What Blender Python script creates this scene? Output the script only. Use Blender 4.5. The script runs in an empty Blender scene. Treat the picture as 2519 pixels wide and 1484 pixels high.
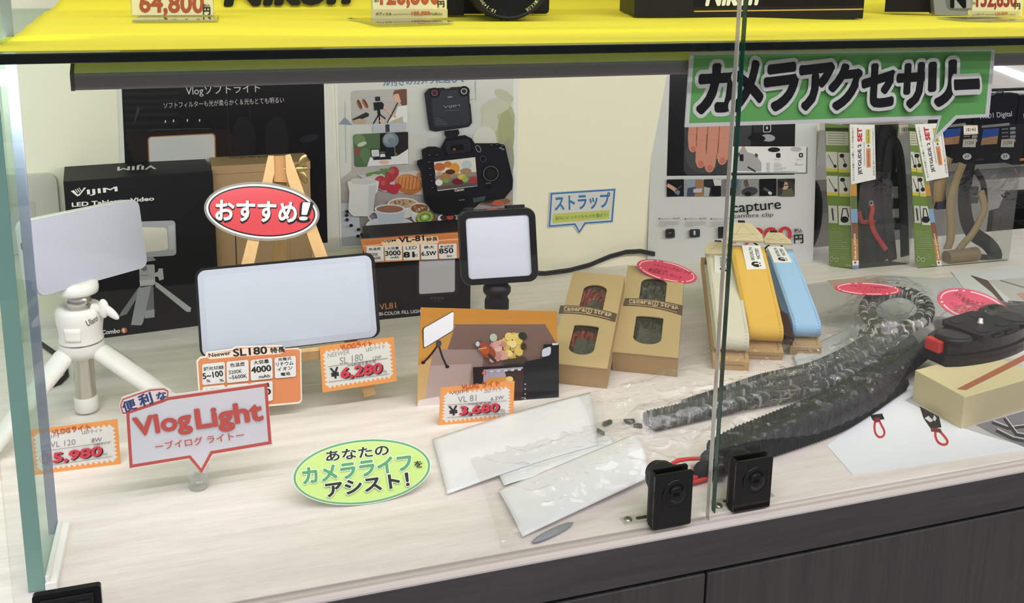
import bpy, bmesh, math, random
from mathutils import Vector as V, Matrix, Euler
random.seed(7)
S = bpy.context.scene
C = S.collection
# ------------------------------------------------------------------ camera, world, lights, exposure
FPX, PCX, PCY = 2340.0, 1213.0, 391.0            # focal length and principal point of the photograph (2519 x 1484)
YAW, PIT, ROL = math.radians(17.54), math.radians(11.6), math.radians(0.631)
CAM = V((0, 0, 0.4))
cyw, syw, cpt, spt = math.cos(YAW), math.sin(YAW), math.cos(PIT), math.sin(PIT)
FWD = V((syw*cpt, cyw*cpt, -spt)); _r = V((cyw, -syw, 0)); _u = _r.cross(FWD)
RGT = _r*math.cos(ROL) + _u*math.sin(ROL)
UPV = _u*math.cos(ROL) - _r*math.sin(ROL)
cd = bpy.data.cameras.new('camera'); cam = bpy.data.objects.new('camera', cd); C.objects.link(cam)
cd.sensor_fit = 'HORIZONTAL'; cd.sensor_width = 36; cd.lens = FPX/2519*36
cd.shift_x = (1259.5-PCX)/2519; cd.shift_y = -(742-PCY)/2519; cd.clip_start = 0.01; cd.clip_end = 60
m = Matrix((RGT, UPV, -FWD)).transposed().to_4x4(); m.translation = CAM; cam.matrix_world = m
S.camera = cam
S.view_settings.view_transform = 'Standard'; S.view_settings.look = 'None'
S.view_settings.exposure = 0.31; S.view_settings.gamma = 1; S.view_settings.use_curve_mapping = False
try:
    S.cycles.max_bounces = 10; S.cycles.transparent_max_bounces = 24; S.cycles.caustics_reflective = False; S.cycles.caustics_refractive = False
except Exception: pass
w = bpy.data.worlds.new('shop_daylight'); S.world = w; w.use_nodes = True
# the shop around the case: a bright white ceiling overhead, dim aisles at eye level and below
wn, wl = w.node_tree.nodes, w.node_tree.links
tc = wn.new('ShaderNodeTexCoord'); sx = wn.new('ShaderNodeSeparateXYZ'); rp = wn.new('ShaderNodeValToRGB')
wl.new(tc.outputs['Generated'], sx.inputs[0]); wl.new(sx.outputs['Z'], rp.inputs[0]); wl.new(rp.outputs[0], wn['Background'].inputs[0])
e = rp.color_ramp.elements; e[0].position = 0.0; e[0].color = (0.11, 0.11, 0.115, 1); e[1].position = 0.55; e[1].color = (0.96, 0.95, 1.0, 1)
q = e.new(0.12); q.color = (0.51, 0.50, 0.53, 1)
wn['Background'].inputs[1].default_value = 0.68
def area(name, loc, rot, sx, sy, power, col=(1, 0.985, 0.99)):
    d = bpy.data.lights.new(name, 'AREA'); d.shape = 'RECTANGLE'; d.size = sx; d.size_y = sy; d.energy = power; d.color = col
    o = bpy.data.objects.new(name, d); C.objects.link(o); o.location = loc; o.rotation_euler = rot; return o
# rows of fluorescent tubes on the shop ceiling, running along the case; the last one is an added fill
area('ceiling_tube_light', (0.3, -0.30, 1.75), (math.radians(28), 0, 0), 3.0, 0.05, 20)
area('ceiling_tube_light', (0.3, 0.13, 1.75), (math.radians(16), 0, 0), 3.0, 0.05, 8.5)
area('ceiling_tube_light', (0.3, -1.5, 1.75), (math.radians(50), 0, 0), 3.0, 0.06, 10)  # added fill from behind the viewer, lifts the back wall and panel fronts
# ------------------------------------------------------------------ from pixels of the photograph to points of the place
def ray(x, y): return FWD + RGT*((x-PCX)/FPX) - UPV*((y-PCY)/FPX)
def hit(x, y, o, n):
    d = ray(x, y); return CAM + d*((o-CAM).dot(n)/d.dot(n))
Z = V((0, 0, 1))
def onz(x, y, z=0.0): return hit(x, y, V((0, 0, z)), Z)
def ony(x, y, Y): return hit(x, y, V((0, Y, 0)), V((0, 1, 0)))
def dep(p): return (p-CAM).dot(FWD)
def at(x, y, d): return CAM + ray(x, y)*d            # point at camera depth d
def up_at(x, y, p):                                    # height above the base point p of what shows at pixel x, y
    n = V((p.x-CAM.x, p.y-CAM.y, 0)).normalized(); return hit(x, y, p, n).z
# ------------------------------------------------------------------ materials
def lin(h):
    h = h.lstrip('#'); r = []
    for i in (0, 2, 4):
        c = int(h[i:i+2], 16)/255; r.append(c/12.92 if c <= 0.04045 else ((c+0.055)/1.055)**2.4)
    return (r[0], r[1], r[2], 1)
_M = {}
def mat(h, rough=0.55, metal=0.0, spec=0.4, bump=0.0, bscale=400, coat=0.0):
    k = (h, rough, metal, spec, bump, bscale, coat)
    if k in _M: return _M[k]
    m = bpy.data.materials.new('surface_' + h.lstrip('#')); m.use_nodes = True
    b = m.node_tree.nodes['Principled BSDF']
    b.inputs['Base Color'].default_value = lin(h); b.inputs['Roughness'].default_value = rough
    b.inputs['Metallic'].default_value = metal; b.inputs['Specular IOR Level'].default_value = spec if max(lin(h)[:3]) > 0.08 else spec*0.5
    if coat: b.inputs['Coat Weight'].default_value = coat; b.inputs['Coat Roughness'].default_value = 0.06
    if bump:
        N = m.node_tree.nodes; L = m.node_tree.links
        t = N.new('ShaderNodeTexCoord'); n = N.new('ShaderNodeTexNoise'); bp = N.new('ShaderNodeBump')
        n.inputs['Scale'].default_value = bscale; n.inputs['Detail'].default_value = 4
        bp.inputs['Strength'].default_value = bump; bp.inputs['Distance'].default_value = 0.002
        L.new(t.outputs['Object'], n.inputs['Vector']); L.new(n.outputs['Fac'], bp.inputs['Height']); L.new(bp.outputs[0], b.inputs['Normal'])
    _M[k] = m; return m
def grain(name, c1, c2, sx, sy, sz, rough=0.5, scale=1.0, bump=0.05):
    m = bpy.data.materials.new(name); m.use_nodes = True; N = m.node_tree.nodes; L = m.node_tree.links; b = N['Principled BSDF']
    t = N.new('ShaderNodeTexCoord'); mp = N.new('ShaderNodeMapping'); n = N.new('ShaderNodeTexNoise'); n2 = N.new('ShaderNodeTexNoise'); r = N.new('ShaderNodeValToRGB'); mx = N.new('ShaderNodeMath')
    mp.inputs['Scale'].default_value = (sx, sy, sz); n.inputs['Scale'].default_value = scale; n.inputs['Detail'].default_value = 8; n.inputs['Roughness'].default_value = 0.65
    n2.inputs['Scale'].default_value = scale*0.17; n2.inputs['Detail'].default_value = 3
    L.new(t.outputs['Object'], mp.inputs[0]); L.new(mp.outputs[0], n.inputs['Vector']); L.new(mp.outputs[0], n2.inputs['Vector'])
    mx.operation = 'MULTIPLY_ADD'; mx.inputs[1].default_value = 0.6; L.new(n2.outputs['Fac'], mx.inputs[0])
    mm = N.new('ShaderNodeMath'); mm.operation = 'MULTIPLY'; mm.inputs[1].default_value = 0.5; L.new(n.outputs['Fac'], mm.inputs[0]); L.new(mm.outputs[0], mx.inputs[2])
    r.color_ramp.elements[0].position = 0.38; r.color_ramp.elements[0].color = lin(c1); r.color_ramp.elements[1].position = 0.7; r.color_ramp.elements[1].color = lin(c2)
    L.new(mx.outputs[0], r.inputs[0]); L.new(r.outputs[0], b.inputs['Base Color']); b.inputs['Roughness'].default_value = rough
    if bump:
        bp = N.new('ShaderNodeBump'); bp.inputs['Strength'].default_value = bump; bp.inputs['Distance'].default_value = 0.001
        L.new(n.outputs['Fac'], bp.inputs['Height']); L.new(bp.outputs[0], b.inputs['Normal'])
    return m
def glassy(name, tint, spec=1.0, rough=0.0, ior=1.45, base=0.0, bump=0.0, bscale=60, milk=0.0, milkcol='#ffffff'):
    """a thin clear sheet: lets light straight through and mirrors by Fresnel; milk adds a little scatter"""
    m = bpy.data.materials.new(name); m.use_nodes = True; N = m.node_tree.nodes; L = m.node_tree.links; N.clear()
    out = N.new('ShaderNodeOutputMaterial'); tr = N.new('ShaderNodeBsdfTransparent'); gl = N.new('ShaderNodeBsdfGlossy'); fr = N.new('ShaderNodeFresnel'); mx = N.new('ShaderNodeMixShader'); ma = N.new('ShaderNodeMath')
    tr.inputs[0].default_value = lin(tint); gl.inputs['Roughness'].default_value = rough
    ge = N.new('ShaderNodeNewGeometry'); io = N.new('ShaderNodeMath'); io.operation = 'MULTIPLY_ADD'; io.inputs[1].default_value = 1/ior-ior; io.inputs[2].default_value = ior
    L.new(ge.outputs['Backfacing'], io.inputs[0]); L.new(io.outputs[0], fr.inputs[0])      # the same mirror strength seen from either side
    ma.operation = 'MULTIPLY_ADD'; ma.inputs[1].default_value = spec; ma.inputs[2].default_value = base; ma.use_clamp = True
    L.new(fr.outputs[0], ma.inputs[0]); L.new(ma.outputs[0], mx.inputs[0]); L.new(gl.outputs[0], mx.inputs[2])
    if milk:
        df = N.new('ShaderNodeBsdfDiffuse'); df.inputs[0].default_value = lin(milkcol); m2 = N.new('ShaderNodeMixShader'); m2.inputs[0].default_value = milk
        L.new(tr.outputs[0], m2.inputs[1]); L.new(df.outputs[0], m2.inputs[2]); L.new(m2.outputs[0], mx.inputs[1])
    else: L.new(tr.outputs[0], mx.inputs[1])
    if bump:
        t = N.new('ShaderNodeTexCoord'); n = N.new('ShaderNodeTexNoise'); bp = N.new('ShaderNodeBump')
        n.inputs['Scale'].default_value = bscale; n.inputs['Detail'].default_value = 5; n.inputs['Distortion'].default_value = 0.4; n.noise_type = 'FBM'
        bp.inputs['Strength'].default_value = bump; bp.inputs['Distance'].default_value = 0.01
        L.new(t.outputs['Object'], n.inputs['Vector']); L.new(n.outputs['Fac'], bp.inputs['Height']); L.new(bp.outputs[0], gl.inputs['Normal'])
    L.new(mx.outputs[0], out.inputs[0]); return m
def lamp_mat(name, col, strength):
    m = bpy.data.materials.new(name); m.use_nodes = True; N = m.node_tree.nodes; L = m.node_tree.links; N.clear()
    o = N.new('ShaderNodeOutputMaterial'); e = N.new('ShaderNodeEmission'); e.inputs[0].default_value = lin(col); e.inputs[1].default_value = strength
    L.new(e.outputs[0], o.inputs[0]); return m
# ------------------------------------------------------------------ mesh building
class Fr:
    def __init__(s, o, u, v, w): s.o, s.u, s.v, s.w = V(o), V(u).normalized(), V(v).normalized(), V(w).normalized()
    def p(s, a, b, c): return s.o + s.u*a + s.v*b + s.w*c
    def off(s, a, b, c): return Fr(s.p(a, b, c), s.u, s.v, s.w)
WF = Fr((0, 0, 0), (1, 0, 0), (0, 1, 0), (0, 0, 1))
BASE = {}; REG = {}
class MB:
    def __init__(s): s.v = []; s.f = []; s.m = []; s.sm = []; s.mats = []; s.mid = {}
    def mi(s, m):
        if m.name not in s.mid: s.mid[m.name] = len(s.mats); s.mats.append(m)
        return s.mid[m.name]
    def add(s, vs, fs, m, smooth=False):
        b = len(s.v); i = s.mi(m); s.v += [V(v) for v in vs]
        for f in fs: s.f.append([b+k for k in f]); s.m.append(i); s.sm.append(smooth)
        return s
    def box(s, F, lo, hi, m):
        c = [F.p(x, y, z) for z in (lo[2], hi[2]) for y in (lo[1], hi[1]) for x in (lo[0], hi[0])]
        return s.add(c, [(0, 2, 3, 1), (4, 5, 7, 6), (0, 1, 5, 4), (2, 6, 7, 3), (0, 4, 6, 2), (1, 3, 7, 5)], m)
    def prism(s, F, pts, z0, z1, m, side=None, smooth=False, cap=True):
        n = len(pts); vs = [F.p(x, y, z0) for x, y in pts] + [F.p(x, y, z1) for x, y in pts]
        if cap: s.add(vs, [tuple(range(n-1, -1, -1)), tuple(range(n, 2*n))], m)
        return s.add(vs, [(i, (i+1) % n, n+(i+1) % n, n+i) for i in range(n)], side or m, smooth)
    def lathe(s, F, prof, m, n=32, smooth=True, caps=True):
        vs = []; fs = []
        for r, h in prof:
            for k in range(n):
                a = 2*math.pi*k/n; vs.append(F.p(r*math.cos(a), r*math.sin(a), h))
        for i in range(len(prof)-1):
            for k in range(n): fs.append((i*n+k, i*n+(k+1) % n, (i+1)*n+(k+1) % n, (i+1)*n+k))
        s.add(vs, fs, m, smooth)
        if caps:
            s.add(vs[:n], [tuple(range(n-1, -1, -1))], m); s.add(vs[-n:], [tuple(range(n))], m)
        return s
    def cyl(s, a, b, r, m, n=20, r2=None):
        a, b = V(a), V(b); w = (b-a); L = w.length; w = w/L
        u = w.cross(V((0.3, 0.2, 0.93))).normalized(); v = w.cross(u)
        return s.lathe(Fr(a, u, v, w), [(r, 0), (r if r2 is None else r2, L)], m, n)
    def tube(s, pts, r, m, n=8, closed=False):
        P = [V(p) for p in pts]; k = len(P); vs = []; fs = []; up = V((0.11, 0.07, 0.99))
        for i, p in enumerate(P):
            t = (P[(i+1) % k] - P[i-1]) if closed else (P[min(i+1, k-1)] - P[max(i-1, 0)])
            t.normalize(); u = t.cross(up)
            if u.length < 1e-3: u = t.cross(V((1, 0, 0)))
            u.normalize(); w_ = u.cross(t); rr = r[i] if isinstance(r, (list, tuple)) else r
            for q in range(n):
                a = 2*math.pi*q/n; vs.append(p + u*(rr*math.cos(a)) + w_*(rr*math.sin(a)))
        for i in range(k if closed else k-1):
            j = (i+1) % k
            for q in range(n): fs.append((i*n+q, i*n+(q+1) % n, j*n+(q+1) % n, j*n+q))
        s.add(vs, fs, m, True)
        if not closed: s.add(vs[:n], [tuple(range(n))], m); s.add(vs[-n:], [tuple(range(n-1, -1, -1))], m)
        return s
    def ell(s, F, a, b, c, m, nu=12, nv=8):
        vs = []; fs = []
        for i in range(nv+1):
            t = math.pi*i/nv
            for k in range(nu):
                q = 2*math.pi*k/nu; vs.append(F.p(a*math.sin(t)*math.cos(q), b*math.sin(t)*math.sin(q), c*math.cos(t)))
        for i in range(nv):
            for k in range(nu): fs.append((i*nu+k, (i+1)*nu+k, (i+1)*nu+(k+1) % nu, i*nu+(k+1) % nu))
        return s.add(vs, fs, m, True)
    def surf(s, fn, nu, nv, m, smooth=True):
        vs = [fn(i/nu, j/nv) for j in range(nv+1) for i in range(nu+1)]
        fs = [(j*(nu+1)+i, j*(nu+1)+i+1, (j+1)*(nu+1)+i+1, (j+1)*(nu+1)+i) for j in range(nv) for i in range(nu)]
        return s.add(vs, fs, m, smooth)
    def mesh(s, name, b):
        me = bpy.data.meshes.new(name); me.from_pydata([v-b for v in s.v], [], s.f)
        for m in s.mats: me.materials.append(m)
        me.polygons.foreach_set('material_index', s.m); me.polygons.foreach_set('use_smooth', s.sm); me.update(); return me
    def join(s, q):
        b = len(s.v); s.v += q.v; s.f += [[b+k for k in f] for f in q.f]; s.sm += q.sm; s.m += [s.mi(q.mats[i]) for i in q.m]; return s
    def obj(s, name, root=None, loc=None, bevel=0.0, seg=2, solid=0.0, sub=0):
        """one mesh object; with a root it becomes its child (root: thing or part), else a top-level mesh at loc"""
        b = BASE[root.name] if root is not None else V(loc)
        me = s.mesh(name, b)
        o = bpy.data.objects.new(name, me); C.objects.link(o); REG[o.name] = s
        if root is not None: o.parent = root
        else: o.location = b
        BASE[o.name] = b
        if solid: md = o.modifiers.new('thickness', 'SOLIDIFY'); md.thickness = solid; md.offset = 0
        if bevel: md = o.modifiers.new('edges', 'BEVEL'); md.width = bevel; md.segments = seg; md.limit_method = 'ANGLE'; md.angle_limit = 0.6
        if sub: md = o.modifiers.new('smooth', 'SUBSURF'); md.levels = sub; md.render_levels = sub
        return o
def tag(o, label, cat, group=None, kind=None):
    o['label'] = label; o['category'] = cat
    if group: o['group'] = group
    if kind: o['kind'] = kind
    return o
def stick(s, o):
    """printing belongs to the part it is printed on: add it to that part's mesh"""
    q = REG[o.name].join(s); old = o.data; o.data = q.mesh(old.name, BASE[o.name]); bpy.data.meshes.remove(old); return o
def kid(t, stem):
    return next(c for c in bpy.data.objects if c.parent == t and c.name.startswith(stem))
def struct(o): o['kind'] = 'structure'; return o
def thing(name, label, cat, loc, group=None):
    o = bpy.data.objects.new(name, None); C.objects.link(o); o.location = loc; o.empty_display_size = 0.02; BASE[o.name] = V(loc)
    return tag(o, label, cat, group)
def rrect(w, h, r, n=6):
    pts = []
    for cx, cy, a0 in ((w-r, h-r, 0), (r, h-r, 90), (r, r, 180), (w-r, r, 270)):
        for k in range(n+1):
            a = math.radians(a0+90*k/n); pts.append((cx+r*math.cos(a), cy+r*math.sin(a)))
    return pts
# ------------------------------------------------------------------ flat printed sheets
_T = {}
def glyphs(txt, bold):
    k = (txt, bold)
    if k not in _T:
        c = bpy.data.curves.new('lettering', 'FONT'); c.body = txt; c.size = 1; c.offset = bold; c.resolution_u = 3; c.fill_mode = 'BOTH'
        o = bpy.data.objects.new('lettering', c); C.objects.link(o); dg = bpy.context.evaluated_depsgraph_get(); dg.update()
        me = bpy.data.meshes.new_from_object(o.evaluated_get(dg))
        vs = [(v.co.x, v.co.y) for v in me.vertices]; fs = [tuple(p.vertices) for p in me.polygons]
        bpy.data.objects.remove(o); bpy.data.curves.remove(c); bpy.data.meshes.remove(me)
        _T[k] = (vs, fs)
    return _T[k]
def lerp(a, b, t): return a+(b-a)*t
class Sheet(MB):
    """a flat sheet in the plane (o, n); everything printed on it is given where it shows in the photograph"""
    def __init__(s, o, n, rough=0.5, coat=0.0, step=4e-5):
        super().__init__(); s.o = V(o); s.n = V(n).normalized(); s.k = 1; s.step = step; s.rough = rough; s.coat = coat
    def P(s, x, y, off=None): return hit(x, y, s.o, s.n) + s.n*(s.k*s.step if off is None else off)
    def mm(s, c): return c if not isinstance(c, str) else mat(c, s.rough, coat=s.coat)
    def base(s, pts, c, th=0.0008, side=None):
        n = len(pts); f = [s.P(x, y, 0) for x, y in pts]; b = [p - s.n*th for p in f]
        s.add(f+b, [tuple(range(n)), tuple(range(2*n-1, n-1, -1))], s.mm(c))
        s.add(f+b, [(i, n+i, n+(i+1) % n, (i+1) % n) for i in range(n)], s.mm(side or c)); return s
    def poly(s, pts, c):
        s.add([s.P(x, y) for x, y in pts], [tuple(range(len(pts)))], s.mm(c)); s.k += 1; return s
    def ring(s, cx, cy, rx, ry, rot=0, n=36, a0=0, a1=360):
        r = math.radians(rot); out = []
        full = abs(a1-a0) >= 360
        for i in range(n if full else n+1):
            a = math.radians(a0+(a1-a0)*i/n); x, y = rx*math.cos(a), ry*math.sin(a)
            out.append((cx+x*math.cos(r)-y*math.sin(r), cy+x*math.sin(r)+y*math.cos(r)))
        return out
    def ell(s, cx, cy, rx, ry, c, rot=0, n=28): return s.poly(s.ring(cx, cy, rx, ry, rot, n), c)
    def rq(s, q, r, c, n=5):                              # rounded quad, corners TL TR BR BL in pixels
        TL, TR, BR, BL = [V((a, b)) for a, b in q]; w_ = (TR-TL).length; h = (BL-TL).length
        return s.poly([tuple(lerp(lerp(TL, TR, x/w_), lerp(BL, BR, x/w_), y/h)) for x, y in rrect(w_, h, min(r, w_/2-.01, h/2-.01), n)], c)
    def line(s, pts, wd, c, closed=False):
        P = [V(p) for p in pts]; n = len(P); L = []; R = []
        for i, p in enumerate(P):
            a = P[i-1] if (i or closed) else P[0]; b = P[(i+1) % n] if (i < n-1 or closed) else P[-1]
            t1 = (p-a).normalized() if (p-a).length > 0 else (b-p).normalized(); t2 = (b-p).normalized() if (b-p).length > 0 else t1
            t = (t1+t2); t = t.normalized() if t.length > 1e-6 else t1
            nn = V((-t.y, t.x)); k = min(1.6, 1/max(0.35, nn.dot(V((-t1.y, t1.x))))); L.append(p+nn*(wd/2*k)); R.append(p-nn*(wd/2*k))
        vs = [s.P(*q) for q in L] + [s.P(*q) for q in R]
        s.add(vs, [(i, (i+1) % n, n+(i+1) % n, n+i) for i in range(n if closed else n-1)], s.mm(c)); s.k += 1; return s
    def grad(s, q, c1, c2, n=10):                          # printed colour blend from the top edge to the bottom edge
        TL, TR, BR, BL = [V(p) for p in q]; a, b = lin(c1), lin(c2)
        for i in range(n):
            t0, t1, tm = i/n, (i+1)/n, (i+0.5)/n
            h = ''.join('%02x' % round(lerp(int(c1[1+2*j:3+2*j], 16), int(c2[1+2*j:3+2*j], 16), tm)) for j in range(3))
            s.add([s.P(*lerp(TL, BL, t0)), s.P(*lerp(TR, BR, t0)), s.P(*lerp(TR, BR, t1)), s.P(*lerp(TL, BL, t1))], [(0, 1, 2, 3)], s.mm('#'+h))
        s.k += 1; return s
    def text(s, txt, bl, br, h, c, bold=0.0, tl=None, out=None, slant=0.0):
        """lettering whose ink box has these lower corners and this height (pixels); out = (colour, extra weight) for an outline"""
        big = bold >= 0.015 and (h > 11 or (tl and (V(tl)-V(bl)).length > 9))
        heavy = bold if big else 0.0                            # big bold lettering is thickened by overprinting
        vs, fs = glyphs(txt, 0.0 if big or out else bold)
        if not vs: return s
        x0 = min(v[0] for v in vs); x1 = max(v[0] for v in vs); y0 = min(v[1] for v in vs); y1 = max(v[1] for v in vs)
        bl, br = V(bl), V(br); e = (br-bl); d = e.normalized(); up = V((d.y, -d.x))
        tl = V(tl) if tl else bl + up*h + d*(slant*h)
        f = lambda v: bl + e*((v[0]-x0)/(x1-x0)) + (tl-bl)*((v[1]-y0)/(y1-y0))
        if out:
            for oc, ow in (out if isinstance(out, list) else [out]):
                nn = 36 if (h > 30 or tl) else 18
                for k in range(nn):
                    a = 2*math.pi*k/nn; s.add([s.P(*f((v[0]+(heavy+ow)*math.cos(a), v[1]+(heavy+ow)*math.sin(a)))) for v in vs], fs, s.mm(oc)); s.k += 0.15
                s.k += 1
        if heavy:
            n8 = 16 if h > 30 else 8
            for k in range(n8):
                a = 2*math.pi*k/n8; s.add([s.P(*f((v[0]+heavy*math.cos(a), v[1]+heavy*math.sin(a)))) for v in vs], fs, s.mm(c)); s.k += 0.3
        s.add([s.P(*f(v)) for v in vs], fs, s.mm(c)); s.k += 2; return s
def yplane(Y): return V((0, Y, 0)), V((0, -1, 0))
def bplane(A, B, lean=0, z=0.0, fwd=0.0):
    """plane standing on the line A-B (pixels, height z), leaning back by lean degrees, moved fwd metres towards the viewer"""
    a, b = onz(*A, z), onz(*B, z); u = (b-a).normalized(); bk = V((-u.y, u.x, 0)); l = math.radians(lean)
    v = Z*math.cos(l)+bk*math.sin(l); n = u.cross(v).normalized(); return a-bk*fwd, n
def zigzag(TL, TR, BR, BL, nx, ny, d):
    P = [V(p) for p in (TL, TR, BR, BL)]; c = (P[0]+P[1]+P[2]+P[3])/4; out = []
    for a, b, n in ((P[0], P[1], nx), (P[1], P[2], ny), (P[2], P[3], nx), (P[3], P[0], ny)):
        e = (b-a).normalized(); nn = V((e.y, -e.x));
        if nn.dot(c-a) < 0: nn = -nn
        for i in range(n):
            out.append(tuple(lerp(a, b, i/n))); out.append(tuple(lerp(a, b, (i+0.5)/n)+nn*d))
    return out
# ------------------------------------------------------------------ the setting
WY = 1.128
WALLX = ony(2009, 400, WY).x
wood_pale = grain('pale_wood_laminate', '#dbd3cb', '#f0eae4', 9.0, 90, 90, 0.42, 6.0, 0.03)
wood_dark = grain('dark_wood_laminate', '#2e2d2d', '#424140', 3, 60, 60, 0.5, 5.0, 0.05)
wood_dark_v = grain('dark_wood_laminate_upright', '#2e2d2d', '#403f3d', 60, 60, 3, 0.5, 5.0, 0.05)
M_cream = mat('#efecd6', 0.65, bump=0.02, bscale=600); M_alu = mat('#b9b4b1', 0.35, 0.6); M_chrome = mat('#dedcd8', 0.3, 0.6); M_blk = mat('#121214', 0.35); M_rub = mat('#141416', 0.55)
M_glass = glassy('window_glass', '#fdfcfd', 0.9)
M_edge = glassy('green_glass_edge', '#17423a', 1.0, 0.05, 1.5, 0.02, milk=0.55, milkcol='#12332c')
b = MB(); b.box(WF, (-0.75, WY, -0.05), (WALLX, WY+0.02, 0.75), M_cream); struct(b.obj('wall_back', loc=(0, WY, 0)))
FARY = 1.9
b = MB(); b.box(WF, (WALLX-0.3, FARY, -0.8), (2.6, FARY+0.03, 0.9), mat('#cfcdc4', 0.7)); struct(b.obj('wall_far', loc=(1, FARY, 0)))
b = MB(); b.box(WF, (-2.5, -2.5, -0.84), (3.2, 2.0, -0.8), grain('grey_floor_tile', '#8f8b86', '#a9a49e', 6, 6, 6, 0.4)); struct(b.obj('floor', loc=(0, 0, -0.8)))
# display cabinet: counter, front rail, fascia, doors
XL, XR = -0.62, 1.45
zg = ony(2200, 1314, 0.546).z
xs = ony(1738, 1420, 0.546).x
cab = thing('display_cabinet', 'dark wood display cabinet with a pale wood counter carrying all the goods', 'cabinet', (0.3, 0.546, 0))
b = MB(); b.box(WF, (XL, 0.5598, -0.018), (XR, WY+0.001, 0.0), wood_pale); b.obj('counter_board', cab)
b = MB()
prof = [(0.5460, -0.001), (0.5468, 0.0008), (0.5496, 0.0010), (0.5498, -0.0016), (0.5532, -0.0016), (0.5534, 0.0006), (0.5556, 0.0006), (0.5558, -0.0014), (0.5588, -0.0014), (0.5590, 0.0004), (0.5597, 0.0004), (0.5597, -0.0024), (0.5460, -0.0024)]
RF = Fr((XL, 0, 0), (0, 1, 0), (0, 0, 1), (1, 0, 0)); b.prism(RF, prof, 0, XR-XL, mat('#c9c0bb', 0.35, 0.15)); b.obj('door_rail', cab)
b = MB(); b.box(WF, (XL, 0.546, zg+0.0012), (XR, 0.564, -0.0026), wood_dark); b.obj('fascia', cab, bevel=0.0004)
b = MB(); b.box(WF, (XL, 0.55, -0.80), (XR, WY, zg-0.0008), mat('#1a191a', 0.7)); b.obj('carcass', cab)
for x0, x1 in ((XL, xs-0.001), (xs+0.001, XR)):
    b = MB(); b.box(WF, (x0, 0.546, -0.70), (x1, 0.5498, zg-0.0020), wood_dark_v); b.obj('cabinet_door', cab, bevel=0.0006)
# glass shelf and its yellow cloth
SY = 0.585
zt, zb = ony(1260, 113, SY).z, ony(1260, 136, SY).z
sh = thing('glass_shelf', 'thick glass shelf with dark green polished front edge spanning the case', 'shelf', (0.3, SY, zb))
b = MB(); b.box(WF, (XL, SY+0.002, zb), (XR, WY-0.001, zt), glassy('shelf_glass', '#dfeee6', 0.7)); b.obj('glass_plate', sh)
b = MB(); b.box(WF, (XL, SY, zb), (XR, SY+0.0019, zt), mat('#08130f', 0.12, coat=0.5)); b.obj('polished_edge', sh, bevel=0.0006)
ZC = zt + 0.0009
M_yel = mat('#f3eb4c', 0.75, spec=0.2, bump=0.05, bscale=900)
_n, _l = M_yel.node_tree.nodes, M_yel.node_tree.links; _t = _n.new('ShaderNodeBsdfTranslucent'); _x = _n.new('ShaderNodeMixShader'); _t.inputs[0].default_value = lin('#f3eb4c'); _x.inputs[0].default_value = 0.40
_l.new(_n['Principled BSDF'].outputs[0], _x.inputs[1]); _l.new(_t.outputs[0], _x.inputs[2]); _l.new(_x.outputs[0], _n['Material Output'].inputs[0])
pA = onz(36, 96, ZC); pB = onz(115, 30, ZC); YB = 1.03; pC = ony(150, 0, YB); pD = ony(185, -60, YB)
bx, by = onz(2190, 30, ZC).x, onz(2190, 30, ZC).y
def cloth(u, v):
    """lies on the shelf, then sweeps up the back of the case behind the cameras"""
    if v < 0.6:
        f = (v/0.6)**1.25; y = lerp(SY+0.0035, YB-0.012, f); xl = pA.x + (pB.x-pA.x)*(y-pA.y)/(pB.y-pA.y)
        if y < pA.y: xl = pA.x - 0.003
        x = lerp(xl, XR-0.01, u)
        h = 0.0013*math.sin(9*x+3*y)*math.sin(31*y+2*x)**2 + 0.0006*math.sin(60*y+5*math.sin(5*x)) + 0.0008
        h += 0.012*math.exp(-((x-bx)/0.035)**2 - ((y-by-0.03)/0.03)**2)
        return V((x, y, ZC + h*min(1, max(0, (y-SY-0.004)/0.02))))
    f = (v-0.6)/0.4; e = pB.x + (pC.x-pB.x)*min(1, f*2.5) + (pD.x-pC.x)*max(0, f-0.4)/0.6; x = lerp(e, XR-0.01, u)
    if f < 0.4: a = f/0.4*math.pi/2; y, z = YB-0.012+0.012*math.sin(a), 0.012*(1-math.cos(a))
    else: y, z = YB, 0.012+(f-0.4)/0.6*0.14
    return V((x, y+0.002*math.sin(14*x), ZC+0.001+z))
b = MB(); b.surf(cloth, 150, 60, M_yel)
tag(b.obj('display_cloth', loc=(0.3, 0.7, ZC), solid=0.0007), 'bright yellow cloth spread over the glass shelf', 'cloth')
b = Sheet((0, YB-0.0042, 0), (0, -1, 0)); b.text('Nikon', (556, 12), (856, 6), 74, '#161a10', 0.05, slant=0.2)
cl = bpy.data.objects['display_cloth']; stick(b, cl)
# lamp bar under the shelf
BY = 0.611
bz0, bz1 = ony(1260, 194, BY).z, ony(1260, 158, BY).z
bx0 = ony(183, 200, BY).x
lb = thing('shelf_light_bar', 'grey metal light bar under the front of the glass shelf', 'light bar', (0.3, BY, bz0))
PF = Fr((bx0, 0, 0), (0, 1, 0), (0, 0, 1), (1, 0, 0))
b = MB(); b.prism(PF, [(BY, bz0), (BY+0.030, bz0), (BY+0.030, zb-0.0002), (BY+0.013, zb-0.0002), (BY+0.0005, bz1), (BY, bz1-0.0008)], 0.0, 1.45-bx0, mat('#8a8a8a', 0.4, 0.1)); b.prism(PF, [(BY+0.0130, zb-0.0001), (BY+0.0004, bz1+0.0001), (BY+0.0009, bz1), (BY+0.0135, zb-0.0002)], 0.0, 1.45-bx0, mat('#f4f4f2', 0.25)); b.obj('bar_housing', lb, bevel=0.0004)  # sloped top coloured near white to brighten the cloth's yellow reflection there
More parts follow.
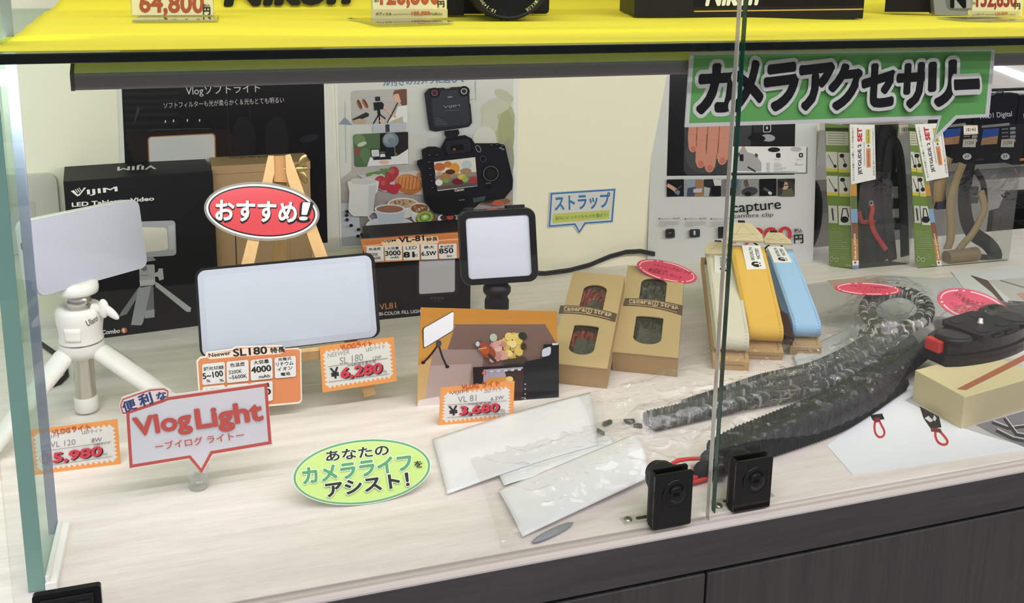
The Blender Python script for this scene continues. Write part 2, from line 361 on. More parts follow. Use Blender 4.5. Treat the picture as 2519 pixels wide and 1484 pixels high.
b = MB(); b.prism(PF, [(BY-0.0004, bz0-0.0003), (BY+0.031, bz0-0.0003), (BY+0.031, zb-0.0004), (BY+0.012, zb-0.0004), (BY-0.0004, bz1)], -0.0022, -0.0001, mat('#5d5e60', 0.5)); b.obj('end_cap', lb)
ld = area('bar_tube_light', (0.55, BY+0.026, bz0-0.002), (math.radians(80), 0, 0), 1.5, 0.012, 4.0, (1, 0.965, 0.95))
# side glass at the left end of the case
gx0, gx1 = -0.1185, -0.1085
gy0, gy1 = 0.606, 0.672
sg = thing('side_glass_panel', 'narrow upright side glass with teal front edge at the left end', 'glass panel', (gx1, gy0, 0))
b = MB(); b.box(WF, (gx0, gy0+0.0012, 0.0005), (gx1, gy1-0.0008, 0.47), glassy('side_glass', '#e6f1ec', 0.35, milk=0.10, milkcol='#e0ece8')); b.obj('pane', sg)
b = MB(); b.box(WF, (gx0, gy0, 0.0005), (gx1, gy0+0.0011, 0.47), glassy('teal_edge', '#7fbdb1', 0.9, 0.05, milk=0.6, milkcol='#97c4b8')); b.obj('front_edge', sg, bevel=0.0004)
b = MB(); b.box(WF, (gx1-0.0062, gy1-0.0006, 0.0005), (gx1+0.0002, gy1+0.0012, 0.47), glassy('lavender_edge', '#bdb7e0', 0.9, 0.08, milk=0.65, milkcol='#b7b2dc')); b.obj('rear_edge', sg)
b = MB(); b.box(WF, (gx1+0.0003, gy0-0.002, 0.0), (gx1+0.0075, gy1+0.003, 0.006), mat('#f4f4f0', 0.35)); b.box(WF, (gx1+0.0003, gy0, 0.006), (gx1+0.003, gy1, 0.010), mat('#eef0ec', 0.3)); b.obj('base_rail', sg, bevel=0.0006)
# sliding glass doors with their locks
def glass_door(name, label, x0, x1, y0, y1, darkside):
    t = thing(name, label, 'glass door', ((x0+x1)/2, y0, 0))
    b = MB(); b.box(WF, (x0+0.0006, y0, 0.0012), (x1-0.0006, y1, 0.55), M_glass); b.obj('pane', t)
    b = MB(); ex = x1 if darkside == 'right' else x0; sgn = -1 if darkside == 'right' else 1
    mm = mat('#c9c6be', 0.2, 0.2, 0.8) if darkside == 'right' else mat('#15453c', 0.15, 0.0, 0.8)
    b.box(WF, (min(ex, ex+sgn*0.0005), y0, 0.0012), (max(ex, ex+sgn*0.0005), y1, 0.55), mm); b.obj('polished_edge', t)
    return t
xd1, xd2 = ony(1742, 1274, 0.5556).x, ony(1755, 1268, 0.5615).x
D1 = glass_door('sliding_glass_door', 'left sliding glass door in front of the vlog lights', gx0+0.001, xd1, 0.5536, 0.5582, 'right')
D2 = glass_door('sliding_glass_door', 'right sliding glass door in front of the cord straps', xd2, 1.40, 0.5600, 0.5648, 'left')
def lock(door, front, y0, y1, keyc, bracket, screw):
    """front: px quad TL TR BR BL of the outer plate"""
    P = [ony(x, y, y0) for x, y in front]; cx = sum(p.x for p in P)/4; wd = (P[1].x-P[0].x+P[2].x-P[3].x)/2; z0 = max(0.0012, (P[2].z+P[3].z)/2); z1 = (P[0].z+P[1].z)/2
    F = Fr((cx-wd/2, y0, z0), (1, 0, 0), (0, 0, 1), (0, -1, 0)); lk = None
    b = MB(); b.prism(F, rrect(wd, z1-z0, 0.0016), -0.0016, 0.0, mat('#0d0d0e', 0.18, coat=0.4)); lk = b.obj('lock', door, bevel=0.0003)
    b = MB(); b.prism(F, rrect(wd, z1-z0, 0.0016), -(y1-y0)-0.0018, -(y1-y0), M_blk); b.obj('rear_plate', lk, bevel=0.0003)
    b = MB(); b.box(F, (0, 0, -(y1-y0)), (0.0016, z1-z0, -0.0016), M_rub); b.obj('packing_strip', lk); b = MB(); b.box(F, (wd*0.3, 0, -(y1-y0)), (wd*0.7, 0.0035, -0.0016), M_rub); b.obj('packing_strip', lk)
    k = ony(*keyc, y0); KF = Fr((k.x, y0-0.0001, k.z), (1, 0, 0), (0, 0, 1), (0, -1, 0))
    b = MB(); b.lathe(KF, [(0.0112, -0.0002), (0.0112, 0.0003), (0.0106, 0.0006), (0.0100, 0.0004), (0.0050, 0.0004), (0.0049, 0.0007), (0.0044, 0.0008), (0.0005, 0.0008)], mat('#0f0f10', 0.16, coat=0.3), 48); b.obj('key_cylinder', lk)
    b = MB(); b.box(KF, (-0.0026, -0.0011, 0.0006), (0.0026, 0.0011, 0.0009), mat('#010101', 0.6)); b.obj('keyhole', lk)
    c = k + V((0, (y1-y0)+0.0018, 0.001)); F2 = Fr(c, (1, 0, 0), (0, 0, -1), (0, 1, 0))
    b = MB(); b.lathe(F2, [(0.0128, -0.0004), (0.0130, 0.010), (0.0118, 0.0155), (0.0088, 0.0165), (0.0086, 0.022), (0.0075, 0.023)], M_rub, 36); b.obj('inner_knob', lk)
    return lk
L1 = lock(D1, ((1613, 1169), (1706, 1158), (1699, 1288), (1605, 1306)), 0.5500, 0.5582, (1663, 1216), None, None)
L2 = lock(D2, ((1814, 1137), (1903, 1124), (1892, 1253), (1802, 1269)), 0.5560, 0.5648, (1859, 1183), None, None)
def strike(label, A, B, screwpx):
    a, bq = onz(*A, 0.001), onz(*B, 0.001); t = thing('strike_plate', label, 'lock plate', (a.x, a.y, 0.0), 'strike plates of the glass door locks')
    F = Fr((a.x, a.y-0.0045, 0.0), (1, 0, 0), (0, 1, 0), (0, 0, 1)); L = bq.x-a.x
    b = MB(); b.prism(F, rrect(L, 0.009, 0.0006), 0.0, 0.0010, M_chrome); b.obj('plate', t, bevel=0.0002)
    s = onz(*screwpx, 0.0012); SF = Fr((s.x, s.y, 0.0010), (1, 0, 0), (0, 1, 0), (0, 0, 1))
    b = MB(); b.lathe(SF, [(0.0033, 0), (0.0030, 0.0007), (0.001, 0.0011)], mat('#b5b2ad', 0.3, 1.0), 20)
    b.box(SF, (-0.0016, -0.0003, 0.0009), (0.0016, 0.0003, 0.00118), M_blk); b.box(SF, (-0.0003, -0.0016, 0.0009), (0.0003, 0.0016, 0.00118), M_blk); b.obj('screw', t)
    b = MB(); b.prism(F.off(s.x-a.x+0.006, 0.0028, 0), rrect(max(0.006, L-(s.x-a.x)-0.009), 0.0034, 0.0016), 0.0010, 0.0012, mat('#2b2724', 0.6)); b.obj('slot', t)
strike('chromed slotted strike plate with cross-head screw behind the left lock', (1531, 1282), (1640, 1266), (1545, 1277))
strike('chromed slotted strike plate with dark screw behind the right lock', (1748, 1240), (1903, 1217), (1767, 1243))
# black ridged handle of the left door, lower left corner
P = [ony(x, y, 0.5500) for x, y in ((78, 1468), (247, 1438), (252, 1560), (84, 1590))]
hd = MB(); F = Fr((P[3].x, 0.5500, P[3].z), (1, 0, 0), (0, 0, 1), (0, -1, 0)); wd, hh = P[1].x-P[0].x, P[0].z-P[3].z
F = Fr((P[0].x, 0.5534, -0.012), (1, 0, 0), (0, 0, 1), (0, -1, 0)); hh = (P[0].z+P[1].z)/2+0.012
hd.prism(F, rrect(wd, hh, 0.002), 0.0, 0.004, M_blk)
for k in range(4): hd.box(F, (0.004+k*0.0018, 0.004+k*0.0018, 0.004), (wd-0.004-k*0.0018, hh-0.0035-k*0.0040, 0.0052+k*0.0012), mat('#17181a', 0.22, coat=0.3))
hd.obj('door_handle', D1, bevel=0.0005)
# ------------------------------------------------------------------ behind the case, at the right
t = thing('wire_rack', 'black wire rack holding dark packets at the right end', 'rack', (1.15, 1.22, 0.0))
RY = 1.20
def rk(x, y, Y=RY): return ony(x, y, Y)
b = MB()
for pl in (((2600, 468), (2475, 473), (2464, 480), (2475, 490), (2600, 548)), ((2600, 508), (2470, 512), (2458, 519), (2470, 530), (2600, 592)), ((2600, 540), (2470, 545), (2462, 552), (2475, 562), (2600, 618))):
    b.tube([rk(*p) for p in pl], 0.0017, M_blk)
b.obj('wire_frame', t)
b = MB(); q = [rk(2516, 485), rk(2475, 575), rk(2462, 618)]
F = Fr((rk(2465, 620).x, RY+0.004, 0.0), (1, 0, 0), (0, 0, 1), (0, -1, 0)); x0 = rk(2465, 620).x
pts = [(rk(2463, 605).x-x0, 0.0), (rk(2463, 605).x-x0, rk(2463, 605).z), (rk(2515, 480).x-x0, rk(2515, 480).z), (rk(2700, 470).x-x0, rk(2700, 470).z), (rk(2700, 640).x-x0, 0.0)]
b.prism(F, pts, -0.03, -0.006, mat('#17181b', 0.4)); b.obj('dark_packet', t, bevel=0.001)
def pouch(x0, x1, title, label, k):
    FY = 1.42; F = Fr((ony(x0, 300, FY).x, FY, 0), (1, 0, 0), (0, 0, 1), (0, -1, 0)); wd = ony(x1, 300, FY).x-ony(x0, 300, FY).x
    zt_, zb_ = ony((x0+x1)/2, 232, FY).z, ony((x0+x1)/2, 402, FY).z
    t = thing('filter_packet', label, 'filter packet', (F.o.x+wd/2, FY, zb_), 'black lens filter packets hanging behind the case')
    b = MB(); b.prism(F.off(0, zb_, 0), rrect(wd, zt_-zb_, 0.004), -0.018, 0.0, mat('#15161a', 0.2, coat=0.5)); b.obj('packet_body', t, bevel=0.001)
    s = Sheet(V((0, FY-0.0006, 0)), V((0, -1, 0)), 0.3); s.k = 4
    s.text('PRO1 Digital', (x0+18, 297), (x1-8, 290), 17, '#c9ccd2', 0.01); s.rq(((x0+20, 309), (x1-14, 302), (x1-14, 309), (x0+20, 315)), 3, '#8d9096')
    s.poly([(x0+24, 318), (x0+64, 315), (x0+58, 354), (x0+18, 357)], '#2d55a8'); s.poly([(x0+22, 340), (x0+61, 334), (x0+58, 354), (x0+18, 357)], '#b88a62')
    for i in range(4): s.line([(x0+70, 318+9*i), (x0+86, 317+9*i)], 3, '#8b8e94'); s.rq(((x0+90, 313+10*i), (x0+104, 312+10*i), (x0+104, 319+10*i), (x0+90, 320+10*i)), 2, '#a6a8ad')
    s.poly([(x0+69, 342), (x0+101, 340), (x0+99, 362), (x0+67, 362)], '#e2dccf'); s.line([(x0+69, 343), (x0+100, 341)], 1.6, '#c06050'); s.text('31204', (x0+73, 356), (x0+95, 355), 9, '#555555')
    s.ell(x0+78, 385, 11, 8, '#e8e8e6'); s.text('37', (x0+72, 388), (x0+84, 388), 7, '#333333', 0.02)
    s.poly([(x0+6, 390), (x0+26, 388), (x0+26, 394), (x0+6, 396)], k); stick(s, kid(t, 'packet_body'))
    b = MB(); b.tube([F.p(wd*0.35, zt_-0.002, 0.001), F.p(wd*0.45, zt_+0.006, 0.006), F.p(wd*0.55, zt_+0.006, 0.006), F.p(wd*0.62, zt_-0.002, 0.001)], 0.0015, mat('#55585c', 0.3, 0.8)); b.obj('hang_hook', t)
pouch(2300, 2390, 'PRO1 Digital', 'black filter packet partly seen through the clear box of the tan strap', '#a8323a')
pouch(2394, 2498, 'PRO1 Digital', 'black filter packet with a blue photo and a white 37 dot', '#3a3c40')
pouch(2501, 2600, 'PRO1 Digital', 'black filter packet cut off by the right edge, orange mark', '#d98b4a')
b = MB(); zs = ony(2450, 232, 1.43).z; b.cyl((ony(2290, 200, 1.43).x, 1.445, zs+0.006), (1.6, 1.445, zs+0.006), 0.003, mat('#303236', 0.3, 0.6)); tag(b.obj('hanging_rail', loc=(1.3, 1.445, zs)), 'dark metal rail carrying the filter packets', 'rail')
b = MB(); z0 = ony(2480, 405, 1.45).z; b.box(WF, (1.0, 1.44, z0-0.025), (1.9, 1.9, z0-0.003), mat('#8d8b86', 0.5)); tag(b.obj('back_shelf', loc=(1.3, 1.6, z0)), 'grey shelf board below the hanging filter packets', 'shelf')
q = [ony(x, y, FARY-0.03) for x, y in ((2430, 150), (2560, 193), (2560, 214), (2436, 164))]
b = MB(); b.add([p for p in q] + [p+V((0, 0.02, 0)) for p in q], [(0, 1, 2, 3), (7, 6, 5, 4), (0, 4, 5, 1), (1, 5, 6, 2), (2, 6, 7, 3), (3, 7, 4, 0)], lamp_mat('white_tube_glow', '#ffffff', 1.6))
tag(b.obj('tube_lamp', loc=q[0]), 'bright slanted white tube lamp far behind the green sign', 'lamp')
# ------------------------------------------------------------------ posters on the back wall
def poster(name, label, o, n, quad, th=0.0012, c='#e6e6e4', rough=0.3, edge=None):
    s = Sheet(o, n, rough); s.base(quad, c, th, edge); s.nm = name; s.label = label; return s
def done(s, label, cat, name, loc, group=None):
    o = s.obj(name, loc=loc); return tag(o, label, cat, group)
zt_sh = 100
s = Sheet(V((0, WY-0.0016, 0)), V((0, -1, 0)), 0.28)
s.base([(285, 100), (812, 100), (836, 617), (305, 655)], '#dfe0dc', 0.0014)
s.poly([(294, 100), (794, 100), (806, 597), (318, 640)], '#101013')
for i, y in enumerate((228, 246, 262, 280, 300, 318, 338, 360)): s.poly([(302+i*1.5, y), (440, y-3), (440, y+5), (302+i*1.5, y+8)], '#1c1d22')
s.poly([(310, 330), (560, 318), (640, 395), (330, 400)], '#221b17')
s.line([(556, 210), (566, 372)], 0.9, '#3a3430'); s.line([(611, 208), (620, 372)], 0.9, '#3a3430')
s.poly([(328, 310), (345, 268), (338, 262)], '#343a3e')
s.text('Vlogソフトライト', (458, 239), (640, 231), 26, '#d3d3d1', 0.0)
s.text('ソフトフィルターも光が柔らかく＆光もとても明るい', (403, 267), (699, 253), 15, '#c6c6c4', 0.0)
s.line([(365, 325), (378, 319), (520, 316)], 1.5, '#4a423c')
s.rq(((363, 336), (530, 327), (532, 420), (366, 420)), 9, '#a9703a'); s.rq(((366, 338), (527, 330), (529, 420), (369, 420)), 8, '#c9cccb')
for x, y in ((407, 299), (427, 297), (461, 296), (491, 296)): s.rq(((x-1.4, y-3), (x+1.6, y-3), (x+1.2, y+3), (x-1.8, y+3)), 0.6, '#d8d8d6')
for x in (600, 680): s.ell(x, 345, 30, 60, '#1c1b1e')
s.ell(760, 340, 24, 9, '#23242b', -12)
done(s, 'dark poster with white katakana lettering on the wall behind the boxes', 'poster', 'vlog_light_poster', (0, WY, 0.12))
# --- breakfast poster
s = Sheet(V((0, WY-0.0016, 0)), V((0, -1, 0)), 0.3)
s.base([(819, 100), (1279, 90), (1268, 592), (838, 612)], '#e3e5e2', 0.0014)
s.grad([(827, 100), (1264, 90), (1262, 320), (833, 360)], '#dddfd8', '#c8cdcb', 8)
s.grad([(833, 360), (1262, 320), (1262, 470), (838, 470)], '#c2c5c3', '#a9a29c', 6)
s.grad([(838, 470), (1262, 470), (1260, 585), (841, 603)], '#aaa39e', '#77747a', 6)
s.poly([(838, 500), (880, 500), (890, 604), (842, 606)], '#b9c1cd')
s.poly([(832, 290), (862, 300), (864, 420), (838, 440)], '#d0d3cf'); s.line([(848, 250), (851, 400)], 2, '#a9afae'); s.poly([(832, 306), (848, 288), (868, 308)], '#8793a0')
s.poly([(1000, 330), (1050, 330), (1050, 400), (1006, 405)], '#c9c9c6')
s.line([(1170, 240), (1170, 246), (1171, 247), (1170, 195)], 1, '#aaaeaf'); s.line([(1145, 246), (1170, 244), (1168, 200)], 2, '#b3b7b6')
for x, y, a, b_, c, r in ((1232, 300, 34, 50, '#b3b594', 10), (1245, 330, 20, 60, '#a5ab83', 0), (1220, 262, 40, 20, '#c3c6b2', -20), (1240, 235, 26, 12, '#bcc1ab', 30), (1205, 300, 20, 34, '#c6c8b6', 0), (1192, 350, 30, 40, '#d3d4cd', 0), (1250, 390, 14, 50, '#9ba18a', 0)): s.ell(x, y, a, b_, c, r)
s.text('ル付きのカメラに適して', (943, 213), (1143, 203), 24, '#3f7fb4', 0.012)
# inset: woman filming shoes
s.rq(((863, 223), (1000, 218), (1002, 302), (866, 307)), 8, '#b6b5b4')
for k in range(4): s.line([(866, 240+16*k), (1000, 234+16*k)], 1, '#a9a8a8')
s.ell(884, 257, 5, 13, '#8a5a36', -22); s.ell(898, 255, 5, 13, '#96633b', -28); s.line([(880, 246), (890, 266)], 2, '#3b2a20'); s.line([(894, 244), (904, 262)], 2, '#3b2a20')
s.poly([(866, 293), (900, 276), (908, 280), (906, 286), (870, 302)], '#2f2f33'); s.poly([(868, 296), (884, 291), (902, 297), (900, 304), (872, 305)], '#b8a285')
s.poly([(990, 219), (1000, 219), (1001, 268), (992, 266), (984, 252), (974, 240), (966, 232), (970, 222)], '#6d4a3a'); s.poly([(968, 232), (980, 230), (986, 250), (976, 256), (969, 246)], '#d9ad98')
s.poly([(978, 262), (1001, 258), (1002, 300), (962, 303), (950, 298), (972, 282)], '#e2e4e4'); s.poly([(960, 298), (990, 286), (992, 302), (958, 304)], '#b6afa6')
s.line([(944, 262), (960, 280), (974, 288)], 6, '#d9b09c'); s.line([(978, 252), (966, 276), (952, 302)], 3, '#35363a')
s.poly([(918, 252), (938, 250), (944, 256), (942, 268), (920, 272)], '#222226'); s.rq(((922, 238), (934, 237), (935, 248), (923, 249)), 2, '#2d2e33')
s.line([(931, 270), (932, 282)], 7, '#1d1d20'); s.line([(932, 280), (918, 304)], 3, '#1d1d20'); s.line([(932, 280), (934, 304)], 3, '#1d1d20'); s.line([(932, 280), (948, 292)], 3, '#1d1d20'); s.ell(940, 297, 7, 4, '#d9b09c')
s.poly([(916, 308), (997, 303), (998, 321), (918, 325)], '#b5bcc6'); s.poly([(947, 306), (957, 305), (958, 324), (948, 325)], '#3a3f49')
# inset: fuzzy microphone
s.rq(((868, 330), (1003, 323), (1004, 403), (872, 411)), 8, '#4f6b4a')
for x, y, a, b_, c in ((884, 345, 14, 16, '#6f8a62'), (880, 372, 10, 8, '#8a4a48'), (900, 382, 14, 20, '#5c7a54'), (890, 354, 12, 5, '#b9c7ac')): s.ell(x, y, a, b_, c, -20)
s.poly([(934, 328), (960, 326), (960, 372), (934, 372)], '#1d1b1d'); s.poly([(970, 326), (1003, 324), (1003, 362), (984, 388), (972, 372)], '#2b2326')
s.poly([(902, 409), (910, 386), (940, 378), (975, 384), (1003, 366), (1004, 402)], '#dcdde0')
s.ell(960, 344, 20, 19, '#6f7f8c'); s.ell(957, 341, 14, 13, '#8b99a4'); s.ell(961, 346, 9, 8, '#74838f')
s.rq(((910, 366), (933, 365), (935, 386), (912, 387)), 3, '#17181b'); s.rq(((912, 368), (931, 367), (933, 384), (914, 385)), 2, '#c9cdd0')
s.rq(((945, 362), (968, 361), (970, 384), (947, 385)), 2, '#1d2026'); s.poly([(916, 387), (960, 384), (962, 391), (918, 393)], '#23252a'); s.ell(944, 398, 12, 5, '#d9b5a6')
# strawberries, croissant, bowls
s.poly([(880, 430), (1040, 418), (1050, 480), (940, 470)], '#c3c0bd')
for x, y in ((934, 447), (960, 432), (966, 424), (944, 452)): s.ell(x, y, 14, 16, '#a83c44', 25); s.ell(x-3, y-3, 6, 7, '#c25257', 25)
for x, y, r in ((908, 428, -20), (928, 424, 0), (952, 418, 12), (942, 422, 60)): s.ell(x, y, 10, 4, '#5f8a4f', r)
s.ell(1004, 452, 34, 24, '#b5713f', 12); s.ell(1002, 447, 30, 17, '#cf8a52', 12)
for k in range(6): s.line([(980+9*k, 436-1*k), (976+9*k, 462+k)], 2, '#9c5a30')
s.ell(1032, 430, 8, 7, '#cc7f45')
for x, y in ((957, 463), (970, 468), (976, 458), (962, 460)): s.ell(x, y, 9, 8, '#b4344a')
for x, y, a in ((990, 500, 38), (1030, 512, 24)):
    s.ell(x, y+14, a*0.85, 22, '#d5d4d2'); s.ell(x, y, a, 15, '#e3e2df'); s.ell(x, y-1, a*0.9, 11, '#b79f80' if a > 30 else '#8a5a38')
    for k in range(14): s.ell(x+random.uniform(-.7, .7)*a, y-1+random.uniform(-6, 6), 3, 2, random.choice(['#d1bd9f', '#9c8262', '#7d5536']), random.uniform(0, 180))
# pitcher
s.poly([(853, 446), (868, 438), (910, 437), (931, 445), (927, 470), (920, 476), (917, 520), (905, 530), (868, 530), (855, 518), (858, 470)], '#d7d9d9'); s.ell(892, 445, 32, 7, '#c4c6c5'); s.poly([(905, 455), (925, 452), (916, 520), (904, 528)], '#c3c7c9')
# cup
s.ell(958, 552, 60, 20, '#d6dbe2'); s.ell(958, 548, 50, 14, '#c3cad4'); s.poly([(920, 512), (995, 510), (988, 542), (975, 554), (946, 556), (930, 545)], '#b9c3cf'); s.ell(957, 512, 38, 12, '#d3d9de'); s.ell(957, 512, 33, 9, '#9a6a55')
s.line(s.ring(918, 530, 14, 11, 20, 18, 60, 300), 4, '#c6cfd9')
# kiwi, dark bowl, beans
s.ell(1045, 536, 24, 20, '#6b5a3a', -10); s.ell(1043, 532, 21, 15, '#8fae55', -10); s.ell(1043, 532, 13, 9, '#3f4a2c', -10); s.ell(1043, 532, 11, 7.5, '#9dbb62', -10); s.ell(1043, 531, 5, 3.5, '#dfe3bf', -10)
s.ell(1098, 536, 24, 14, '#e2e3e4'); s.ell(1100, 533, 20, 9, '#3c2a36'); s.ell(1104, 532, 8, 6, '#b2453c'); s.line([(1064, 566), (1086, 542)], 4, '#cfd3da')
for x, y in ((851, 527), (852, 538), (862, 552), (880, 562), (888, 574), (879, 578), (914, 577), (852, 518), (1022, 570), (1080, 575)): s.ell(x, y, 4.5, 4, '#2a2023')
s.ell(1215, 492, 36, 10, '#8f5b48'); s.ell(1195, 490, 18, 8, '#3f3a2f'); s.ell(1225, 484, 16, 6, '#6c7d45'); s.ell(1222, 497, 14, 7, '#b85a44'); s.ell(1152, 497, 14, 6, '#c9c38f')
# light on the camera
s.poly([(1041, 228), (1052, 216), (1090, 214), (1092, 217), (1104, 216), (1106, 213), (1140, 212), (1151, 224), (1152, 252), (1154, 254), (1158, 300), (1150, 310), (1128, 314), (1068, 322), (1054, 318), (1050, 300)], '#23262b')
s.rq(((1058, 224), (1146, 217), (1153, 303), (1064, 313)), 12, '#33373e')
for x, y, c in ((1066, 227, '#8a4748'), (1138, 223, '#a7abad')): s.ell(x, y, 14, 13, '#15161a'); s.ell(x, y, 8, 7.5, c); s.ell(x, y, 5.5, 5, '#26282c')
s.rq(((1098, 236), (1109, 235), (1109, 238), (1098, 239)), 1, '#8d9094'); s.text('VIJIM', (1088, 266), (1128, 262), 7, '#8f949a', 0.01); s.line([(1089, 271), (1127, 268)], 1.2, '#5d6168')
for k in range(4): s.line([(1068, 290+4.5*k), (1068+[10, 18, 24, 30][k], 289+4.5*k)], 1.2, '#5d6168')
s.poly([(1090, 320), (1124, 316), (1127, 326), (1120, 334), (1096, 336), (1090, 330)], '#1b1c20')
# camera body
s.poly([(1024, 392), (1036, 388), (1034, 366), (1050, 358), (1068, 358), (1080, 362), (1094, 336), (1140, 330), (1156, 338), (1164, 350), (1222, 350), (1238, 356), (1258, 440), (1256, 462), (1236, 486), (1180, 494), (1150, 520), (1100, 528), (1064, 520), (1040, 492), (1032, 420), (1022, 400)], '#1b1c22')
s.poly([(1082, 362), (1096, 340), (1140, 333), (1156, 342), (1160, 372), (1094, 382)], '#101116'); s.rq(((1090, 346), (1152, 338), (1156, 370), (1096, 378)), 8, '#25272e'); s.rq(((1104, 356), (1136, 352), (1138, 366), (1106, 370)), 3, '#0c0d10'); s.ell(1114, 365, 4, 3, '#8a4a2c')
s.poly([(1064, 396), (1165, 384), (1171, 455), (1073, 467)], '#d9d5cf'); s.grad([(1066, 430), (1168, 420), (1171, 454), (1073, 465)], '#9b8f86', '#4f4a4c', 4)
for x, y, a, b_, c in ((1078, 408, 14, 10, '#b96a3a'), (1098, 402, 10, 8, '#c2773f'), (1115, 412, 12, 14, '#d9963f'), (1145, 404, 12, 12, '#b9c3c9'), (1092, 430, 14, 9, '#a9764a'), (1093, 441, 9, 6, '#7f9a4c'), (1104, 420, 12, 6, '#4b3128'), (1122, 444, 14, 8, '#6b2430'), (1132, 432, 10, 7, '#d6b254'), (1140, 438, 8, 7, '#8fae55'), (1142, 418, 14, 7, '#a38463'), (1160, 440, 10, 8, '#a33a3e'), (1076, 446, 9, 8, '#e0e0de'), (1077, 424, 8, 5, '#b8a58a')): s.ell(x, y, a, b_, c)
s.ell(1203, 424, 23, 23, '#101116'); s.line(s.ring(1203, 424, 18, 18), 1.4, '#6e7278', True); s.ell(1203, 424, 12, 12, '#1f2026')
s.ell(1184, 388, 8, 8, '#0f1014'); s.line(s.ring(1184, 388, 7, 7), 1.2, '#555860', True); s.line(s.ring(1172, 363, 5, 9, -30), 1.3, '#9b9ea3', True)
for x, y in ((1053, 379), (1052, 396), (1054, 411), (1055, 427), (1058, 442), (1060, 458), (1070, 378), (1204, 354), (1218, 353), (1230, 356)): s.ell(x, y, 5.5, 4, '#0d0e11'); s.line([(x-3, y), (x+3, y-0.5)], 1.4, '#777b80')
for x, y in ((1226, 361), (1232, 364)): s.rq(((x-3, y-2), (x+3, y-2), (x+3, y+2), (x-3, y+2)), 1, '#5f8fa3')
s.text('Canon', (1114, 468), (1137, 465), 6.5, '#d8d8d8', 0.03); s.line([(1190, 448), (1202, 446)], 1.5, '#888b90'); s.ell(1197, 455, 8, 4, '#0d0e11')
s.poly([(1158, 484), (1190, 478), (1186, 490), (1160, 494)], '#3b4a55'); s.poly([(1046, 478), (1150, 478), (1140, 516), (1098, 526), (1064, 516)], '#14151a'); s.line([(1124, 489), (1138, 487)], 2, '#777a80')
done(s, 'colourful poster of a camera over a breakfast table with croissant and coffee', 'poster', 'breakfast_poster', (0.25, WY, 0.12))
# --- capture poster
A, B = onz(1592, 650), onz(2000, 643); o_, n_ = bplane((1592, 650), (2000, 643), 2.0)
s = Sheet(o_, n_, 0.32)
s.base([(1610, 110), (2016, 98), (2000, 643), (1592, 650)], '#cfd2d2', 0.004, '#8f9296')
s.poly([(1650, 110), (1960, 104), (1954, 430), (1640, 433)], '#141417'); s.poly([(1682, 420), (1684, 310), (1800, 300), (1880, 310), (1870, 428), (1690, 431)], '#3d4142'); s.ell(1730, 380, 44, 46, '#494d4d'); s.poly([(1850, 300), (1956, 300), (1952, 358), (1846, 362)], '#191a1d')
skin, skin2 = '#c98a76', '#b97766'
def finger(pts, w0, w1):
    s.line(pts, w0, skin); s.ell(pts[-1][0], pts[-1][1], w1/2, w1*0.62, skin); s.ell(pts[-1][0]+1, pts[-1][1]+3, w1*0.3, w1*0.36, '#bb6f64')
s.poly([(1694, 290), (1802, 290), (1798, 330), (1694, 330)], skin)
finger([(1705, 296), (1702, 340), (1704, 363)], 20, 19); finger([(1728, 296), (1724, 360), (1723, 400)], 25, 22); finger([(1757, 296), (1752, 360), (1745, 410)], 27, 23); finger([(1786, 296), (1781, 350), (1776, 392)], 27, 22)
for pts in (((1715, 305), (1713, 360)), ((1742, 305), (1737, 380)), ((1770, 305), (1766, 375))): s.line(pts, 1.5, '#8f5a4c')
for x, y, w_ in ((1703, 330, 16), (1725, 345, 22), (1753, 345, 22), (1783, 340, 22)): s.line([(x-w_/2, y), (x+w_/2, y+1)], 1, skin2)
s.ell(1812, 309, 6, 5, skin)
s.rq(((1852, 306), (1872, 305), (1872, 325), (1852, 326)), 4, '#2a2b2e'); s.rq(((1876, 306), (1896, 305), (1896, 325), (1876, 326)), 4, '#b9bcc0'); s.rq(((1878, 308), (1894, 307), (1894, 323), (1878, 324)), 3, '#1c1d20'); s.rq(((1884, 311), (1888, 311), (1888, 318), (1884, 318)), 2, '#cfd2d6')
s.ell(1866, 340, 26, 9, '#0d0e10', 3); s.ell(1888, 339, 18, 9, '#9c9ea1', 3); s.ell(1864, 340, 18, 8, '#131417', 3)
s.poly([(1803, 362), (1986, 362), (1985, 427), (1802, 427)], '#7d8083'); s.poly([(1799, 360), (1983, 360), (1981, 424), (1798, 424)], '#e2e3e3')
s.poly([(1806, 420), (1806, 385), (1816, 374), (1824, 362), (1832, 362), (1838, 374), (1858, 380), (1872, 400), (1872, 422)], '#a5a6a6'); s.poly([(1824, 360), (1832, 360), (1832, 366), (1825, 366)], '#c79483'); s.line([(1808, 420), (1812, 388), (1818, 376)], 4, '#3e4043'); s.line([(1838, 410), (1858, 422)], 4, '#333539'); s.poly([(1818, 380), (1828, 379), (1828, 396), (1819, 396)], '#1f2023'); s.poly([(1857, 376), (1864, 380), (1862, 388), (1856, 384)], '#4a4b4e')
s.ell(1903, 368, 15, 6, '#202124'); s.ell(1957, 367, 14, 6, '#b4b6b8'); s.rq(((1908, 376), (1919, 376), (1919, 388), (1908, 388)), 3, '#26272a'); s.rq(((1964, 376), (1974, 376), (1974, 387), (1964, 387)), 3, '#26272a'); s.rq(((1967, 379), (1971, 379), (1971, 384), (1967, 384)), 1, '#cfd2d6')
s.text('ブラック', (1903, 394), (1916, 394), 3.5, '#333333'); s.text('シルバー', (1957, 394), (1971, 394), 3.5, '#333333')
for k in range(6):
    y = 401+4*k; s.line([(1884, y), (1892, y)], 1.2, '#777777'); s.line([(1902, y), (1902+[14, 20, 18, 30, 22, 58][k], y)], 1.2, '#999999')
s.line([(1953, 401), (1960, 401)], 1.2, '#888888'); s.line([(1953, 405), (1974, 405)], 1.2, '#999999')
